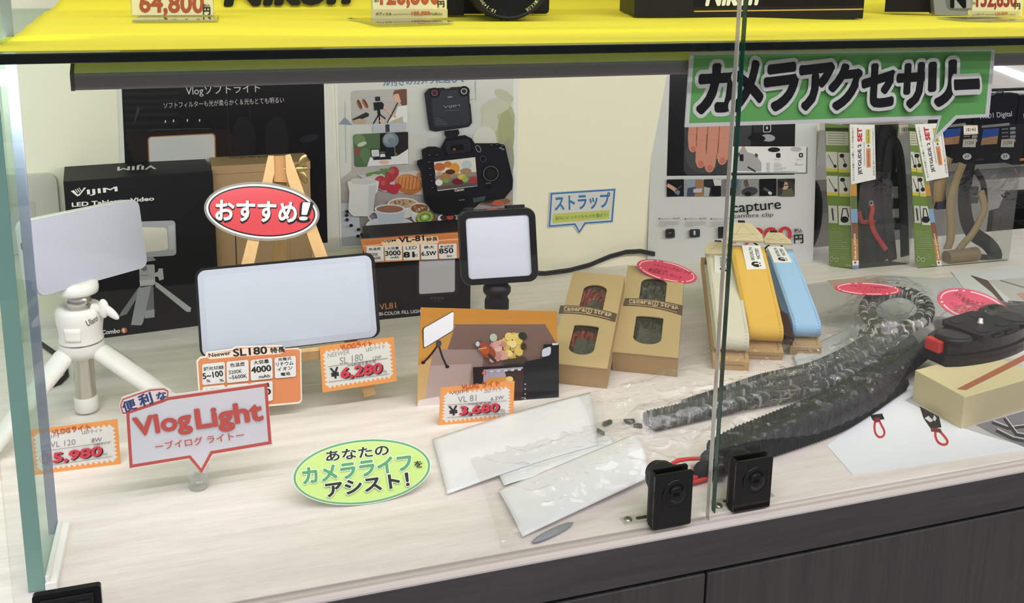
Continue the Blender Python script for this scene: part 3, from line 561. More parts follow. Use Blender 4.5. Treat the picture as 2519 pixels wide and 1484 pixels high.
th_ = [(1639, 1681), (1685, 1727), (1730, 1772), (1776, 1818), (1821, 1863), (1866, 1908), (1911, 1953)]
for i, (a, b_) in enumerate(th_):
    s.poly([(a, 441-i*0.3), (b_, 440-i*0.3), (b_, 482-i*0.3), (a, 483-i*0.3)], ['#151518', '#8c97a3', '#2b2a2c', '#74777a', '#8b8d8e', '#121215', '#3c3b36'][i])
s.line([(1640, 454), (1654, 462), (1664, 470)], 9, '#c59a83'); s.poly([(1660, 464), (1672, 470), (1668, 480), (1658, 474)], '#6b7d97'); s.line([(1660, 470), (1674, 456)], 3, '#4a4b50')
s.poly([(1690, 462), (1712, 458), (1706, 482), (1688, 482)], '#3c4a5c'); s.poly([(1710, 442), (1727, 441), (1727, 482), (1708, 482)], '#9c6f4a'); s.poly([(1704, 464), (1726, 462), (1724, 472), (1704, 473)], '#b7bcc3')
s.poly([(1730, 458), (1746, 462), (1742, 482), (1730, 482)], '#a9aaab'); s.poly([(1752, 440), (1772, 440), (1772, 456), (1756, 456)], '#c9c9c8'); s.poly([(1748, 456), (1772, 458), (1772, 482), (1750, 482)], '#111114')
s.poly([(1784, 442), (1814, 442), (1812, 462), (1786, 462)], '#3c5f8c'); s.ell(1796, 470, 13, 9, '#1e1f22'); s.ell(1842, 470, 20, 11, '#3e4044', -8); s.ell(1838, 476, 8, 6, '#1c1d1f'); s.line([(1832, 442), (1836, 458)], 10, '#5b4c42')
s.line([(1876, 462), (1890, 470)], 6, '#5b5148'); s.ell(1892, 474, 5, 4, '#c9ccd0', 30); s.ell(1928, 456, 9, 10, '#c09a86'); s.poly([(1918, 482), (1924, 466), (1946, 462), (1953, 482)], '#5a5a48'); s.poly([(1911, 444), (1928, 446), (1924, 462), (1914, 460)], '#1d1d1f'); s.line([(1926, 455), (1940, 454)], 2, '#1d1d1f'); s.poly([(1930, 440), (1953, 440), (1953, 452), (1944, 446)], '#2b2a2c')
s.text('capture', (1800, 530), (1920, 520), 28, '#1b1b1d', 0.005); s.text('camera clip', (1802, 538), (1900, 534), 13, '#3a3a3c', 0.0)
s.text('9,800', (1795, 602), (1945, 596), 40, '#c23038', 0.02); s.text('税込', (1951, 572), (1971, 571), 11, '#222222', 0.02); s.text('円', (1951, 597), (1973, 596), 21, '#1b1b1d', 0.03)
for x, t1, t2 in ((1618, 'スタンダードプレート', '¥5,000'), (1682, 'デュアルプレート', '¥5,000'), (1745, 'プロパッド', '¥2,000')):
    s.poly([(x, 535), (x+3, 535), (x+3, 538), (x, 538)], '#222222'); s.text(t1, (x+4, 539), (x+30, 538), 4, '#333333', 0.01); s.text(t2, (x+35, 538), (x+53, 537), 4, '#333333', 0.01)
    for k in range(4): s.line([(x, 543+3.6*k), (x+[52, 53, 50, 20][k], 542.4+3.6*k)], 0.9, '#a2a4a7')
s.rq(((1634, 561), (1657, 560), (1658, 583), (1634, 584)), 5, '#3a3c40'); s.rq(((1638, 564), (1653, 564), (1653, 580), (1638, 580)), 4, '#26282b'); s.ell(1645, 571, 4, 3, '#55585d')
s.rq(((1693, 562), (1719, 561), (1719, 581), (1693, 582)), 4, '#33353a'); s.rq(((1703, 565), (1708, 565), (1708, 576), (1703, 576)), 2, '#c3c6ca'); s.rq(((1763, 556), (1779, 555), (1779, 583), (1763, 584)), 2, '#1f2124'); s.line([(1764, 579), (1778, 578)], 2, '#3c3e42')
done(s, 'white poster with a hand and small camera photos standing behind the strap stack', 'poster', 'camera_clip_poster', (0.7, 1.1, 0))
# --- small strap speech-bubble sign
s = Sheet(V((0, WY-0.0022, 0)), V((0, -1, 0)), 0.45)
K = 2040/220.0; q = lambda x, y: (1340+x/K, 440+y/K)
s.base([q(125, 315), q(1625, 218), q(1558, 995), q(945, 1048), q(795, 1268), q(660, 1075), q(72, 1125)], '#d5d6d6', 0.002)
s.line([q(155, 340), q(1592, 248), q(1530, 968), q(920, 1012), q(792, 1215), q(688, 1035), q(108, 1083)], 4.0, '#3c78b2', True)
s.poly([q(190, 800), q(1480, 712), q(1468, 912), q(172, 1010)], '#c3cc63')
s.text('ストラップ', q(235, 735), q(1490, 655), 37, '#3c78b2', 0.028, slant=0.05); s.text('自分にピッタリなものを選ぼう！', q(250, 945), q(1440, 862), 9, '#5c8a80', 0.006)
done(s, 'small white speech-bubble sign with blue border stuck on the cream wall', 'sign', 'strap_sign', (0.45, WY, 0.1))
# --- wall outlet
P = [ony(x, y, WY) for x, y in ((-40, 432), (141, 428), (141, 612), (-40, 620))]
t = thing('wall_outlet_cover', 'beige rounded outlet cover on the wall behind the white light', 'outlet cover', (P[0].x, WY, P[2].z))
F = Fr((P[0].x, WY, P[2].z), (1, 0, 0), (0, 0, 1), (0, -1, 0)); wd, hh = P[1].x-P[0].x, P[0].z-P[2].z
b = MB(); b.prism(F, rrect(wd, hh, 0.010), 0.0, 0.009, mat('#c9c6ba', 0.35)); b.obj('cover', t, bevel=0.004, seg=4)
p0, p1 = ony(26, 494, WY), ony(88, 494, WY); b = MB(); b.prism(F.off(p0.x-P[0].x, 0.028, 0), rrect(p1.x-p0.x, p0.z-P[2].z-0.028, 0.001), 0.009, 0.0096, mat('#bdbaae', 0.4)); b.obj('outlet_insert', t, bevel=0.0003)
# --- cable along the foot of the wall
b = MB()
for dz in (0, 0.0032):
    pts = [onz(1290, 674, .003), onz(1340, 676, .003)] + [ony(x, y, 1.119) for x, y in ((1400, 668), (1450, 655), (1500, 634), (1540, 623), (1575, 621), (1610, 628))]
    pts = [p + V((0, 0, dz)) for p in pts]; b.tube([pts[0]]+[pts[0].lerp(pts[1], .5)]+pts[1:], 0.0017, mat('#22231f', 0.4))
tag(b.obj('power_cable', loc=(0.45, 1.115, 0)), 'thin black double cable looping along the foot of the wall', 'cable')
b = MB(); b.tube([onz(100, 845, .002), onz(135, 870, .002), onz(160, 900, .002), onz(163, 925, .002), onz(145, 942, .002), onz(110, 955, .002)], 0.0024, mat('#1b1b1c', 0.45)); tag(b.obj('loose_cable', loc=onz(150, 900)), 'black cable curl on the counter behind the white tripod', 'cable')
# ------------------------------------------------------------------ cartons at the back
def boxpx(A, B, T, D, z=0.0):
    a, b_ = onz(*A, z), onz(*B, z); U = (b_-a).normalized(); Bk = V((-U.y, U.x, 0)); h = up_at(T[0], T[1], a)-z
    p = onz(*D, z+h); d = (p-a).dot(Bk); return Fr(a, U, Bk, Z), (b_-a).length, d, h
F, wd, d, h = boxpx((188, 841), (541, 795), (155, 447), (165, 410))
d = min(d, 0.078)
t = thing('light_carton', 'black carton with a white logo standing behind the white light', 'box', F.o)
b = MB(); b.box(F, (0, 0, 0), (wd, d, h), mat('#0e0f11', 0.55)); b.obj('carton_body', t, bevel=0.0005)
s = Sheet(F.o, -F.v, 0.45); W = '#e6e6e6'
s.text('IJIM', (216, 482), (289, 474), 15, W, 0.02); 
for k in range(5): s.line([(176+4.5*k, 470-2*k+k*k*0), (183+4.5*k, 476.5-1.2*k)], 1.8, W)
s.poly([(174, 470), (180, 468.5), (192, 479), (200, 472), (206, 462), (212, 461), (196, 481), (190, 483)], W)
s.text('LED Tabletop Video', (178, 512), (379, 496), 13, W, 0.03)
s.rq(((340, 545), (431, 542), (434, 628), (345, 634)), 9, '#a4a6ac'); s.rq(((334, 558), (410, 560), (414, 614), (345, 622)), 8, '#d9d4c8'); s.poly([(414, 556), (428, 552), (430, 612), (416, 616)], '#b9bbc2')
s.poly([(338, 636), (376, 632), (384, 640), (346, 646)], '#8d8f95'); s.rq(((342, 652), (380, 650), (382, 700), (344, 703)), 4, '#a9aaae'); s.ell(355, 660, 7, 7, '#6d6f75'); s.text('Ulanzi', (346, 680), (364, 678), 4, '#66686e', 0.01)
s.poly([(378, 672), (388, 668), (390, 660), (400, 660), (403, 686), (392, 690), (388, 680), (378, 680)], '#b0b1b5')
s.poly([(343, 690), (381, 686), (380, 700), (345, 704)], '#c2c3c7'); s.poly([(360, 704), (377, 700), (380, 780), (358, 782)], '#6f7176'); s.poly([(356, 764), (380, 760), (380, 780), (356, 783)], '#9fa1a6')
s.poly([(344, 702), (349, 712), (312, 772), (291, 780), (296, 770)], '#7b7d82'); s.poly([(340, 708), (372, 702), (352, 792), (347, 800), (322, 799)], '#9c9ea3'); s.poly([(382, 692), (392, 698), (470, 757), (468, 767), (458, 766), (382, 704)], '#b2b3b7')
s.text('Combo', (250, 823), (295, 818), 11, W, 0.03, slant=0.15); s.ell(305, 812, 7.5, 7, '#c86a3c'); s.text('1', (303, 817), (307, 816), 9, W, 0.02)
s.text('Tabletop', (190, 830), (245, 823), 11, W, 0.03, slant=0.15)
stick(s, kid(t, 'carton_body'))
s = Sheet(F.o+Z*h, Z, 0.45); s.text('VIJIM', (385, 404), (290, 408), 10, W, 0.02, tl=(384, 416)); stick(s, kid(t, 'carton_body'))
# kraft carton behind the easel
F, wd, d, h = boxpx((541, 786), (774, 762), (521, 412), (533, 375))
F.o = F.o + F.v*0.006; d = min(d, 0.07)
t = thing('kraft_carton', 'tall plain kraft carton standing behind the wooden easel', 'box', F.o)
kraft = mat('#a98c66', 0.7, bump=0.03, bscale=900); kraft2 = mat('#ab8d68', 0.7)
b = MB(); b.box(F, (0, 0, 0), (wd, d, h-0.0095), kraft); b.obj('carton_body', t, bevel=0.0006)
b = MB(); b.box(F, (-0.0008, -0.0012, h-0.009), (wd+0.0004, d, h), kraft2); b.obj('lid', t, bevel=0.0008)
s = Sheet(F.o+Z*h, Z, 0.6); s.text('Dimmable Bi-color LED Light', (686, 381), (563, 384), 5, '#4a3b2a', 0.02, tl=(686, 387)); stick(s, kid(t, 'lid'))
s = Sheet(F.o, -F.v, 0.6); s.line([(577, 520), (582, 660)], 2.6, '#3d2f20'); s.line([(672, 510), (677, 660)], 2.6, '#3d2f20'); s.line([(579, 520), (584, 660)], 1.0, '#8d7351'); s.line([(711, 520), (714, 640)], 1.0, '#8d7451'); stick(s, kid(t, 'carton_body'))
# VL81 box with its orange card
F, wd, d, h = boxpx((915, 789), (1157, 765), (896, 588), (897, 575))
d = 0.055; t = thing('small_light_carton', 'black carton with orange lettering under the orange spec card', 'box', F.o)
b = MB(); b.box(F, (0, 0, 0), (wd, d, h), mat('#0e0e10', 0.5)); b.obj('carton_body', t, bevel=0.0005)
s = Sheet(F.o, -F.v, 0.4)
s.rq(((1022, 620), (1128, 612), (1128, 722), (1026, 730)), 7, '#222226'); s.rq(((1031, 628), (1119, 622), (1119, 718), (1031, 724)), 5, '#b9b9c1')
s.text('VL81', (934, 763), (975, 758), 15, '#b8774a', 0.012); s.text('BI-COLOR FILL LIGHT', (933, 777), (1042, 769), 8.5, '#d4d4d4', 0.018)
for k in range(4): s.rq(((1058+9*k, 731), (1065+9*k, 730), (1065+9*k, 736), (1058+9*k, 737)), 1, '#3a3a3e')
s.text('バイカラー', (1063, 744), (1086, 742), 5, '#4a4a4e'); stick(s, kid(t, 'carton_body'))
def cells(s, q, r, rows):
    for quad, txts in rows:
        s.rq(quad, r, '#e3e3e1')
        for tx in txts: s.text(*tx)
s = Sheet(F.o - F.v*0.0045, -F.v, 0.35, coat=0.2); O1 = '#d98a50'; DK = '#24211f'
s.base([(887, 590), (1160, 570), (1162, 634), (922, 646), (905, 647), (893, 612)], O1, 0.004, '#8f5a30')
s.poly([(889, 593), (1160, 572), (1160, 583), (898, 603)], '#c97a45')
s.line([(894, 606), (936, 602), (944, 592), (1070, 582), (1078, 592), (1160, 586)], 1.6, '#efd8be'); s.poly([(939, 600), (948, 591), (1076, 581), (1080, 593), (1076, 599), (944, 609)], '#edd3b4')
s.text('VIJIM', (942, 599), (974, 596), 7.5, DK, 0.02); s.text('VL-81', (982, 597), (1043, 592), 13, DK, 0.03); s.text('特長', (1049, 595), (1077, 592), 10.5, DK, 0.02)
Q = lambda a, b_, c, d_: ((a, b_), (c, b_-1.6), (c+1, d_-1.4), (a+1.5, d_))
cells(s, None, 3, [(Q(901, 606, 943, 643), [('色温度', (907, 617), (937, 615), 7, DK, 0.02), ('3200K', (904, 630), (931, 629), 7.5, DK, 0.01), ('~5600K', (908, 639), (938, 638), 7.5, DK, 0.01)]),
 (Q(946, 605, 988, 641), [('大容量', (952, 615), (981, 613), 7, DK, 0.02), ('3000', (948, 629), (985, 627), 11.5, DK, 0.03), ('mAh', (961, 636), (981, 635), 6, DK, 0.01)]),
 (Q(991, 603, 1031, 640), [('LED', (998, 614), (1025, 612), 8, DK, 0.01), ('81', (993, 633), (1018, 632), 13, DK, 0.04), ('個', (1019, 632), (1028, 631), 8, DK, 0.02)]),
 (Q(1034, 601, 1075, 638), [('最大', (1042, 613), (1068, 611), 8.5, DK, 0.02), ('6.5W', (1036, 629), (1073, 627), 11, DK, 0.03)]),
 (Q(1078, 600, 1122, 636), [('最大照度', (1082, 610), (1115, 608), 6.5, DK, 0.02), ('850', (1080, 623), (1114, 621), 12, DK, 0.03), ('lm', (1099, 632), (1111, 631), 6, DK, 0.01)])])
done(s, 'orange spec card lying over the top front of the small black carton', 'card', 'spec_card', F.o+Z*0.08)
# ------------------------------------------------------------------ lights on show
def quadframe(P):
    TL, TR, BR, BL = P; c = (TL+TR+BR+BL)/4; U = ((TR-TL)+(BR-BL)); V_ = ((TL-BL)+(TR-BR)); wd = U.length/2; h = V_.length/2
    U = U.normalized(); V_ = (V_-U*V_.dot(U)).normalized(); N = U.cross(V_).normalized(); return Fr(c - U*wd/2 - V_*h/2, U, V_, N), wd, h
def rr_off(w_, h, r, o): return [(x, y) for x, y in rrect(w_-2*o, h-2*o, max(0.0005, r-o), 8)]
white = mat('#e9e9ea', 0.38); white2 = mat('#e6e5e1', 0.42); diff = mat('#dfe4ea', 0.5)
# --- white light on tripod
tb = onz(215, 1013, 0.0); TD = dep(tb + Z*0.1)
F, wd, h = quadframe([at(76, 541, TD*0.945), at(350, 489, TD*1.055), at(356, 657, TD*1.055), at(84, 737, TD*0.945)])
t = thing('pocket_light', 'white slab video light tilted on the white mini tripod', 'video light', F.p(wd/2, 0, 0))
TH = 0.0185; R8 = 0.0075
b = MB(); b.prism(F, rrect(wd, h, R8, 8), -TH, -0.004, white, smooth=True); b.obj('housing', t, bevel=0.0018, seg=3)
b = MB(); b.prism(F.off(0.0004, 0.0004, 0), rrect(wd-0.0008, h-0.0008, R8, 8), -0.0038, 0.0, mat('#b4b8c6', 0.45), smooth=True); b.obj('diffuser', t, bevel=0.0026, seg=4)
def onframe(F, x, y, a):  # pixel -> coordinate along frame axis a, on its front plane
    p = hit(x, y, F.o, F.w)-F.o; return p.dot(F.u), p.dot(F.v)
b = MB(); G = Fr(F.p(0, 0, -TH), F.w, F.v, -F.u)
for z0, z1, hh in ((h*0.62, h*0.72, 1), (h*0.30, h*0.42, 1), (h*0.13, h*0.19, 1)): b.prism(G.off(0.005, z0, 0), rrect(0.006, z1-z0, 0.002), 0.0, 0.0004, mat('#3c3e42', 0.5))
stick(b, kid(t, 'housing'))
b = MB(); G = Fr(F.p(0, h, -TH), F.u, F.w, F.v); b.prism(G.off(wd*0.05, 0.006, 0), rrect(wd*0.10, 0.004, 0.0015), 0, 0.0005, mat('#c9cacd', 0.4)); b.obj('power_button', t)
# tripod
t = thing('mini_tripod', 'white mini tripod with silver ball and column under the white light', 'tripod', tb)
def zt_of(y): return up_at(215, y, tb)
def rad(px): return px*TD/FPX
T = Fr(tb, (1, 0, 0), (0, 1, 0), (0, 0, 1)); Zy = zt_of
silver = mat('#c9c5be', 0.25, 0.9)
b = MB(); b.lathe(T, [(rad(34), Zy(688)), (rad(47), Zy(692)), (rad(49), Zy(706)), (rad(47), Zy(716)), (rad(30), Zy(719))], white2, 40); b.obj('mount_disc', t)
b = MB(); zc = Zy(738); b.ell(T.off(0, 0, zc), rad(30), rad(30), rad(28), silver, 28, 18); b.cyl(T.p(0, 0, zc), T.p(0, 0, Zy(700)), rad(14), silver); b.obj('ball_joint', t)
b = MB(); b.lathe(T, [(rad(30), Zy(754)), (rad(48), Zy(748)), (rad(55), Zy(758)), (rad(56), Zy(778)), (rad(52), Zy(800)), (rad(50), Zy(815)), (rad(52), Zy(832))], white2, 48); b.obj('ball_head', t)
b = MB(); b.lathe(T, [(rad(50.5), Zy(832)), (rad(51), Zy(835.5))], silver, 48); b.obj('metal_ring', t)
b = MB(); b.lathe(T, [(rad(52), Zy(836)), (rad(53), Zy(850)), (rad(47), Zy(868)), (rad(30), Zy(872))], white2, 48); b.obj('leg_collar', t)
b = MB(); b.lathe(T, [(rad(26), Zy(866)), (rad(26), Zy(886)), (rad(24), Zy(890)), (rad(24.5), Zy(985))], silver, 40); b.obj('centre_column', t)
b = MB(); b.lathe(T, [(rad(27), Zy(972)), (rad(29), Zy(976)), (rad(29), Zy(1004)), (rad(26), Zy(1008)), (rad(12), Zy(1009))], white2, 40); b.obj('column_cap', t)
kz = Zy(752); kd = V((0.80, -0.42, 0)).normalized(); kq = V((0.42, 0.80, 0))
kf = Fr(T.p(0, 0, kz), kd, Z, kd.cross(Z)); b = MB(); b.cyl(kf.p(rad(38), 0, 0), kf.p(rad(62), 0, 0), rad(12), white2)
b.ell(kf.off(rad(66), 0, 0), rad(14), rad(25), rad(11), white2, 16, 12); b.ell(Fr(kf.p(rad(82), -rad(6), 0), kd*0.8-Z*0.6, kd*0.6+Z*0.8, kf.w), rad(30), rad(11), rad(8), white2, 16, 12); b.obj('wing_knob', t)
def leg(foot, hx, hy, nm='leg'):
    p1 = T.p(hx, hy, Zy(858)); p0 = V(foot); ax = (p0-p1).normalized(); sd = ax.cross(Z).normalized(); nn = sd.cross(ax).normalized(); L = (p0-p1).length
    G = Fr(p1, sd, nn, ax); w0 = rad(29); k = 10; b = MB(); sec = []
    def prof(f, wv, tv): return [(wv*math.cos(q)*(1 if abs(math.cos(q)) < .8 else .96), tv*math.sin(q)) for q in [2*math.pi*i/20 for i in range(20)]]
    vs = []; fs = []
    rows = [(0, .72, .7), (.04, 1, 1), (.5, 1.0, .95), (.9, .86, .8), (.97, .8, .7), (1, .6, .5)]
    for f, a, c in rows: vs += [G.p(x, y, f*L) for x, y in prof(f, w0*a, rad(20)*c)]
    n = 20
    for i in range(len(rows)-1): fs += [(i*n+q, i*n+(q+1) % n, (i+1)*n+(q+1) % n, (i+1)*n+q) for q in range(n)]
    fs += [tuple(range(n-1, -1, -1)), tuple(range((len(rows)-1)*n, len(rows)*n))]
    b.add(vs, fs, white2, True); o = b.obj(nm, t)
    b = MB(); b.box(G, (-w0*0.72, -rad(10), -rad(8)), (w0*0.72, rad(12), rad(10)), white2); b.obj('leg_hinge', o, bevel=0.001)
f1 = onz(-40, 1130, 0.006); f2 = onz(478, 1022, 0.006)
leg(f1, -rad(34), -rad(16)); leg(f2, rad(36), -rad(14)); leg(tb + V((0.03, 0.085, 0.006)), rad(8), rad(38))
FL = Fr(T.o, (0.75, -0.66, 0), (0.66, 0.75, 0), Z)
ah = math.radians(-92); PFc = T.p(rad(51)*math.cos(ah), rad(51)*math.sin(ah), 0)
s = Sheet(T.p(0, -rad(52.5), 0), V((0.35, -1, 0)), 0.4); s.o = T.o + V((0.35, -1, 0)).normalized()*rad(54.5)
s.text('Ulanzi', (215, 803), (249, 789), 15, '#55554f', 0.012); s.v = [V((T.o.x, T.o.y, v.z)) + V((v.x-T.o.x, v.y-T.o.y, 0)).normalized()*rad(56.6) for v in s.v]; stick(s, kid(t, 'ball_head'))
b = MB(); hz0, hz1 = Zy(822), Zy(788)
vs = []; n = 10
for yy, rr in ((822, 51.4), (815, 50.7), (800, 52.7), (788, 54.7)):
    for i in range(n+1):
        a = math.radians(-128 + 44*i/n); vs.append(T.p(rad(rr)*math.cos(a), rad(rr)*math.sin(a), Zy(yy)))
b.add(vs, [(j*(n+1)+i, j*(n+1)+i+1, (j+1)*(n+1)+i+1, (j+1)*(n+1)+i) for j in range(3) for i in range(n)], mat('#efeee9', 0.35), True); b.obj('badge', t, solid=0.0007)
# --- easel with the large panel
fo = onz(910, 978, 0.0); LE = math.radians(17); ev = Z*math.cos(LE)+V((0, 1, 0))*math.sin(LE); en = V((0, -1, 0))*math.cos(LE)+Z*math.sin(LE)
E = Fr(fo, (1, 0, 0), ev, en)          # plane of the front legs
def eu(x, y, off=0.0):
    p = hit(x, y, E.p(0, 0, off), en)-E.o; return p.dot(E.u), p.dot(E.v)
wood_y = grain('pine_wood', '#cfa468', '#e6c48c', 30, 8, 8, 0.5, 4.0, 0.02); wood_y2 = mat('#c08f58', 0.55)
t = thing('tabletop_easel', 'small pine easel with brass wing nut holding the wide light panel', 'easel', fo)
def strip(pxs, n0, n1, nm, m=None, bev=0.0008):
    b = MB(); b.prism(E, [eu(*p, n1) for p in pxs], n0, n1, m or wood_y); return b.obj(nm, t, bevel=bev)
strip([(660, 383), (673, 383), (675, 425), (626, 645), (544, 1012), (512, 1016), (595, 646), (646, 445)], 0.0, 0.010, 'front_leg')
strip([(702, 382), (714, 379), (745, 465), (804, 625), (926, 970), (897, 978), (774, 629), (709, 447), (704, 425)], 0.0, 0.010, 'front_leg')
strip([(672, 384), (703, 383), (708, 449), (674, 447)], -0.006, 0.006, 'hinge_block', wood_y2)
b = MB(); top = E.p(*eu(690, 400), 0.0)
bk = V((top.x, top.y+0.11, 0.0)); ax = (bk-top).normalized(); G = Fr(top, (1, 0, 0), ax.cross(V((1, 0, 0))), ax); b.box(G, (-0.006, -0.004, 0.0), (0.006, 0.004, (bk-top).length-0.003), wood_y); b.obj('rear_leg', t, bevel=0.0008)
l0, l1, l2, l3 = eu(528, 884, 0.026), eu(900, 845, 0.026), eu(905, 880, 0.026), eu(530, 920, 0.026)
zl0 = eu(770, 857, 0.026)[1]; zl1 = eu(770, 889, 0.026)[1]
b = MB(); b.box(E, (l0[0], zl1, 0.0102), (l1[0], zl1+0.009, 0.0205), wood_y); b.box(E, (l0[0], zl1, 0.0172), (l1[0], zl0, 0.0205), wood_y); b.obj('ledge', t, bevel=0.0008)
brass = mat('#b9a36a', 0.3, 0.9); b = MB(); c = E.p(*eu(728, 415, 0.004), 0.004); b.cyl(c+V((-0.012, 0, 0)), c+V((0.010, 0, 0)), 0.0022, brass); b.cyl(c+V((0.000, 0, 0)), c+V((0.006, 0, 0)), 0.0042, brass)
for sg_ in (1, -1): b.ell(Fr(c+V((0.006, -0.002, 0.0075*sg_)), V((0.45, 0, 0.9*sg_)).normalized(), V((0, 1, 0)), V((0.9, 0, -0.45*sg_)).normalized()), 0.0075, 0.0012, 0.0035, brass)
b.obj('wing_nut', t)
PO = E.p(0, 0, 0.0165)
F, wd, h = quadframe([hit(x, y, PO, en) for x, y in ((482, 664), (921, 618), (937, 832), (489, 880))])
t = thing('panel_light', 'wide thin light panel with black rim and white face on the easel', 'video light', F.p(wd/2, 0, 0))
b = MB(); b.prism(F, rrect(wd, h, 0.008, 8), -0.0060, -0.0012, mat('#17181a', 0.4), smooth=True); b.obj('housing', t, bevel=0.0012)
b = MB(); b.prism(F.off(0.0021, 0.0008, 0), rrect(wd-0.0055, h-0.0030, 0.0068, 8), -0.003, 0.0, mat('#bac1d0', 0.42), smooth=True); b.obj('diffuser', t, bevel=0.0007)
b = MB(); b.prism(F.off(0.0072, 0.0062, 0), rrect(wd-0.0157, h-0.0135, 0.004, 8), 0.0, 0.0002, mat('#bfc8d6', 0.4)); b.obj('light_face', t)
# --- small square light on black grip
gb = onz(1216, 908, 0.0); gd = dep(gb + Z*0.12)
F, wd, h = quadframe([at(x, y, gd*0.975) for x, y in ((1138, 520), (1329, 511), (1317, 694), (1125, 705))])
F = Fr(F.o, F.u, F.v, (F.w + F.u*0.10).normalized()); F.u = F.v.cross(F.w).normalized()
t = thing('square_light', 'square black-rimmed video light with white face on black grip', 'video light', F.p(wd/2, 0, 0))
bk_ = mat('#161617', 0.42)
b = MB(); b.prism(F, rrect(wd, h, 0.0095, 8), -0.020, -0.001, bk_, smooth=True); b.obj('housing', t, bevel=0.0016, seg=3)
b = MB(); outer = rrect(wd, h, 0.0095, 8); inner = [(x+0.0068, y+0.0062) for x, y in rrect(wd-0.0136, h-0.0128, 0.004, 8)]; n = len(outer)
vs = [F.p(x, y, -0.001) for x, y in outer] + [F.p(x, y, 0.0016) for x, y in [(lerp(wd/2, x, .985), lerp(h/2, y, .985)) for x, y in outer]] + [F.p(x, y, 0.0018) for x, y in inner] + [F.p(x, y, -0.0008) for x, y in inner]
fs = []
for k in range(3): fs += [(k*n+i, k*n+(i+1) % n, (k+1)*n+(i+1) % n, (k+1)*n+i) for i in range(n)]
b.add(vs, fs, mat('#131314', 0.3, coat=0.3)); b.obj('bezel', t)
b = MB(); b.prism(F.off(0.0068, 0.0062, 0), rrect(wd-0.0136, h-0.0128, 0.004, 8), -0.0009, -0.0002, mat('#c1c7d4', 0.35)); b.obj('diffuser', t)
b = MB(); G = Fr(F.p(0, h, -0.020), F.u, F.w, F.v)
b.prism(G.off(wd*0.08, 0.004, 0), rrect(wd*0.13, 0.011, 0.004), 0, 0.0022, mat('#232324', 0.4)); b.obj('dial_knob', t, bevel=0.0006); b = MB(); b.prism(G.off(wd*0.62, 0.004, 0), rrect(wd*0.26, 0.011, 0.004), 0, 0.0026, mat('#1c1c1d', 0.4)); b.obj('dial_knob', t, bevel=0.0006)
b = MB(); b.prism(G.off(wd*0.38, 0.005, 0), rrect(wd*0.14, 0.009, 0.002), 0, 0.0006, mat('#a8524a', 0.4)); b.obj('red_mark', t)
t2 = thing('light_grip', 'black ribbed grip stand under the square video light', 'stand', gb)
gx = F.p(wd*0.47, 0, -0.012); G = Fr((gx.x, gx.y, 0), (1, 0, 0), (0, 1, 0), (0, 0, 1)); zb_ = gx.z-0.001
def zg_(y): return up_at(1214, y, gx)
rp = gd/FPX
b = MB(); b.lathe(G, [(30*rp, zg_(722)), (34*rp, zg_(716)), (34*rp, zg_(706)), (26*rp, zb_)], bk_, 36); b.obj('mount_ring', t2)
b = MB(); b.lathe(G, [(31*rp, 0.0), (31*rp, 0.012), (22*rp, 0.02), (22*rp, zg_(770)), (30*rp, zg_(757)), (30*rp, zg_(738)), (26*rp, zg_(730)), (28*rp, zg_(722))], bk_, 36); b.obj('grip_body', t2)
# ------------------------------------------------------------------ cards and signs on the counter
DK = '#24211f'; OR = '#e89a52'
def price_tag(label, q, inner, plane, head, lines, price, name='price_tag', loc=None, stripes=()):
    s = Sheet(plane[0], plane[1], 0.45); s.base(q, OR, 0.0008)
    TL, TR, BR, BL = [V(p) for p in inner]; s.poly(zigzag(*inner, 14, 8, -7), '#dddcd6')
    for tx, bl, br, h_, c, bo, sl in lines: s.text(tx, bl, br, h_, c, bo, slant=sl)
    s.text(*head[:4], head[4], head[5])
    for a, b_ in stripes: s.line([a, b_], 1.0, '#6d6b68')
    tx, bl, br, h_ = price; s.text(tx, (bl[0]+4, bl[1]+2), (br[0]+4, br[1]+2), h_, '#2a1c20', 0.02, slant=0.2); s.text(tx, bl, br, h_, '#cf3548', 0.035, slant=0.2)
    return done(s, label, 'price tag', 'price_tag', loc, 'handwritten orange price tags')
G1, G2 = '#8a8884', '#6f6d6a'
pl = bplane((1079, 1047), (1262, 1030), 6)
price_tag('orange price tag reading 3,680 leaning before the flower photo card', [(1084, 955), (1266, 938), (1262, 1030), (1079, 1047)], [(1097, 972), (1250, 957), (1249, 1018), (1093, 1034)], pl,
  ('VLOG ライト', (1136, 958), (1229, 948), 13, '#b8492c', 0.02), [('VIJIM', (1107, 975), (1149, 969), 11, G2, 0, .15), ('LEDライト', (1192, 967), (1234, 962), 9, G2, 0, .1), ('VL 81', (1126, 991), (1172, 986), 15, G1, 0, .1), ('6.5W', (1207, 986), (1239, 982), 9, G2, 0, .2), ('WB変更可能', (1150, 998), (1209, 994), 7, G2, 0, .1), ('¥', (1106, 1022), (1126, 1020), 22, '#24222a', 0.025, 0), ('円', (1232, 1015), (1241, 1014), 8, G2, 0, 0)], ('3,680', (1130, 1023), (1224, 1014), 23), loc=onz(1170, 1038), stripes=(((1100, 996), (1247, 985)), ((1099, 1027), (1245, 1016))))
o_ = hit(870, 888, E.p(0, 0, 0.0225), en)
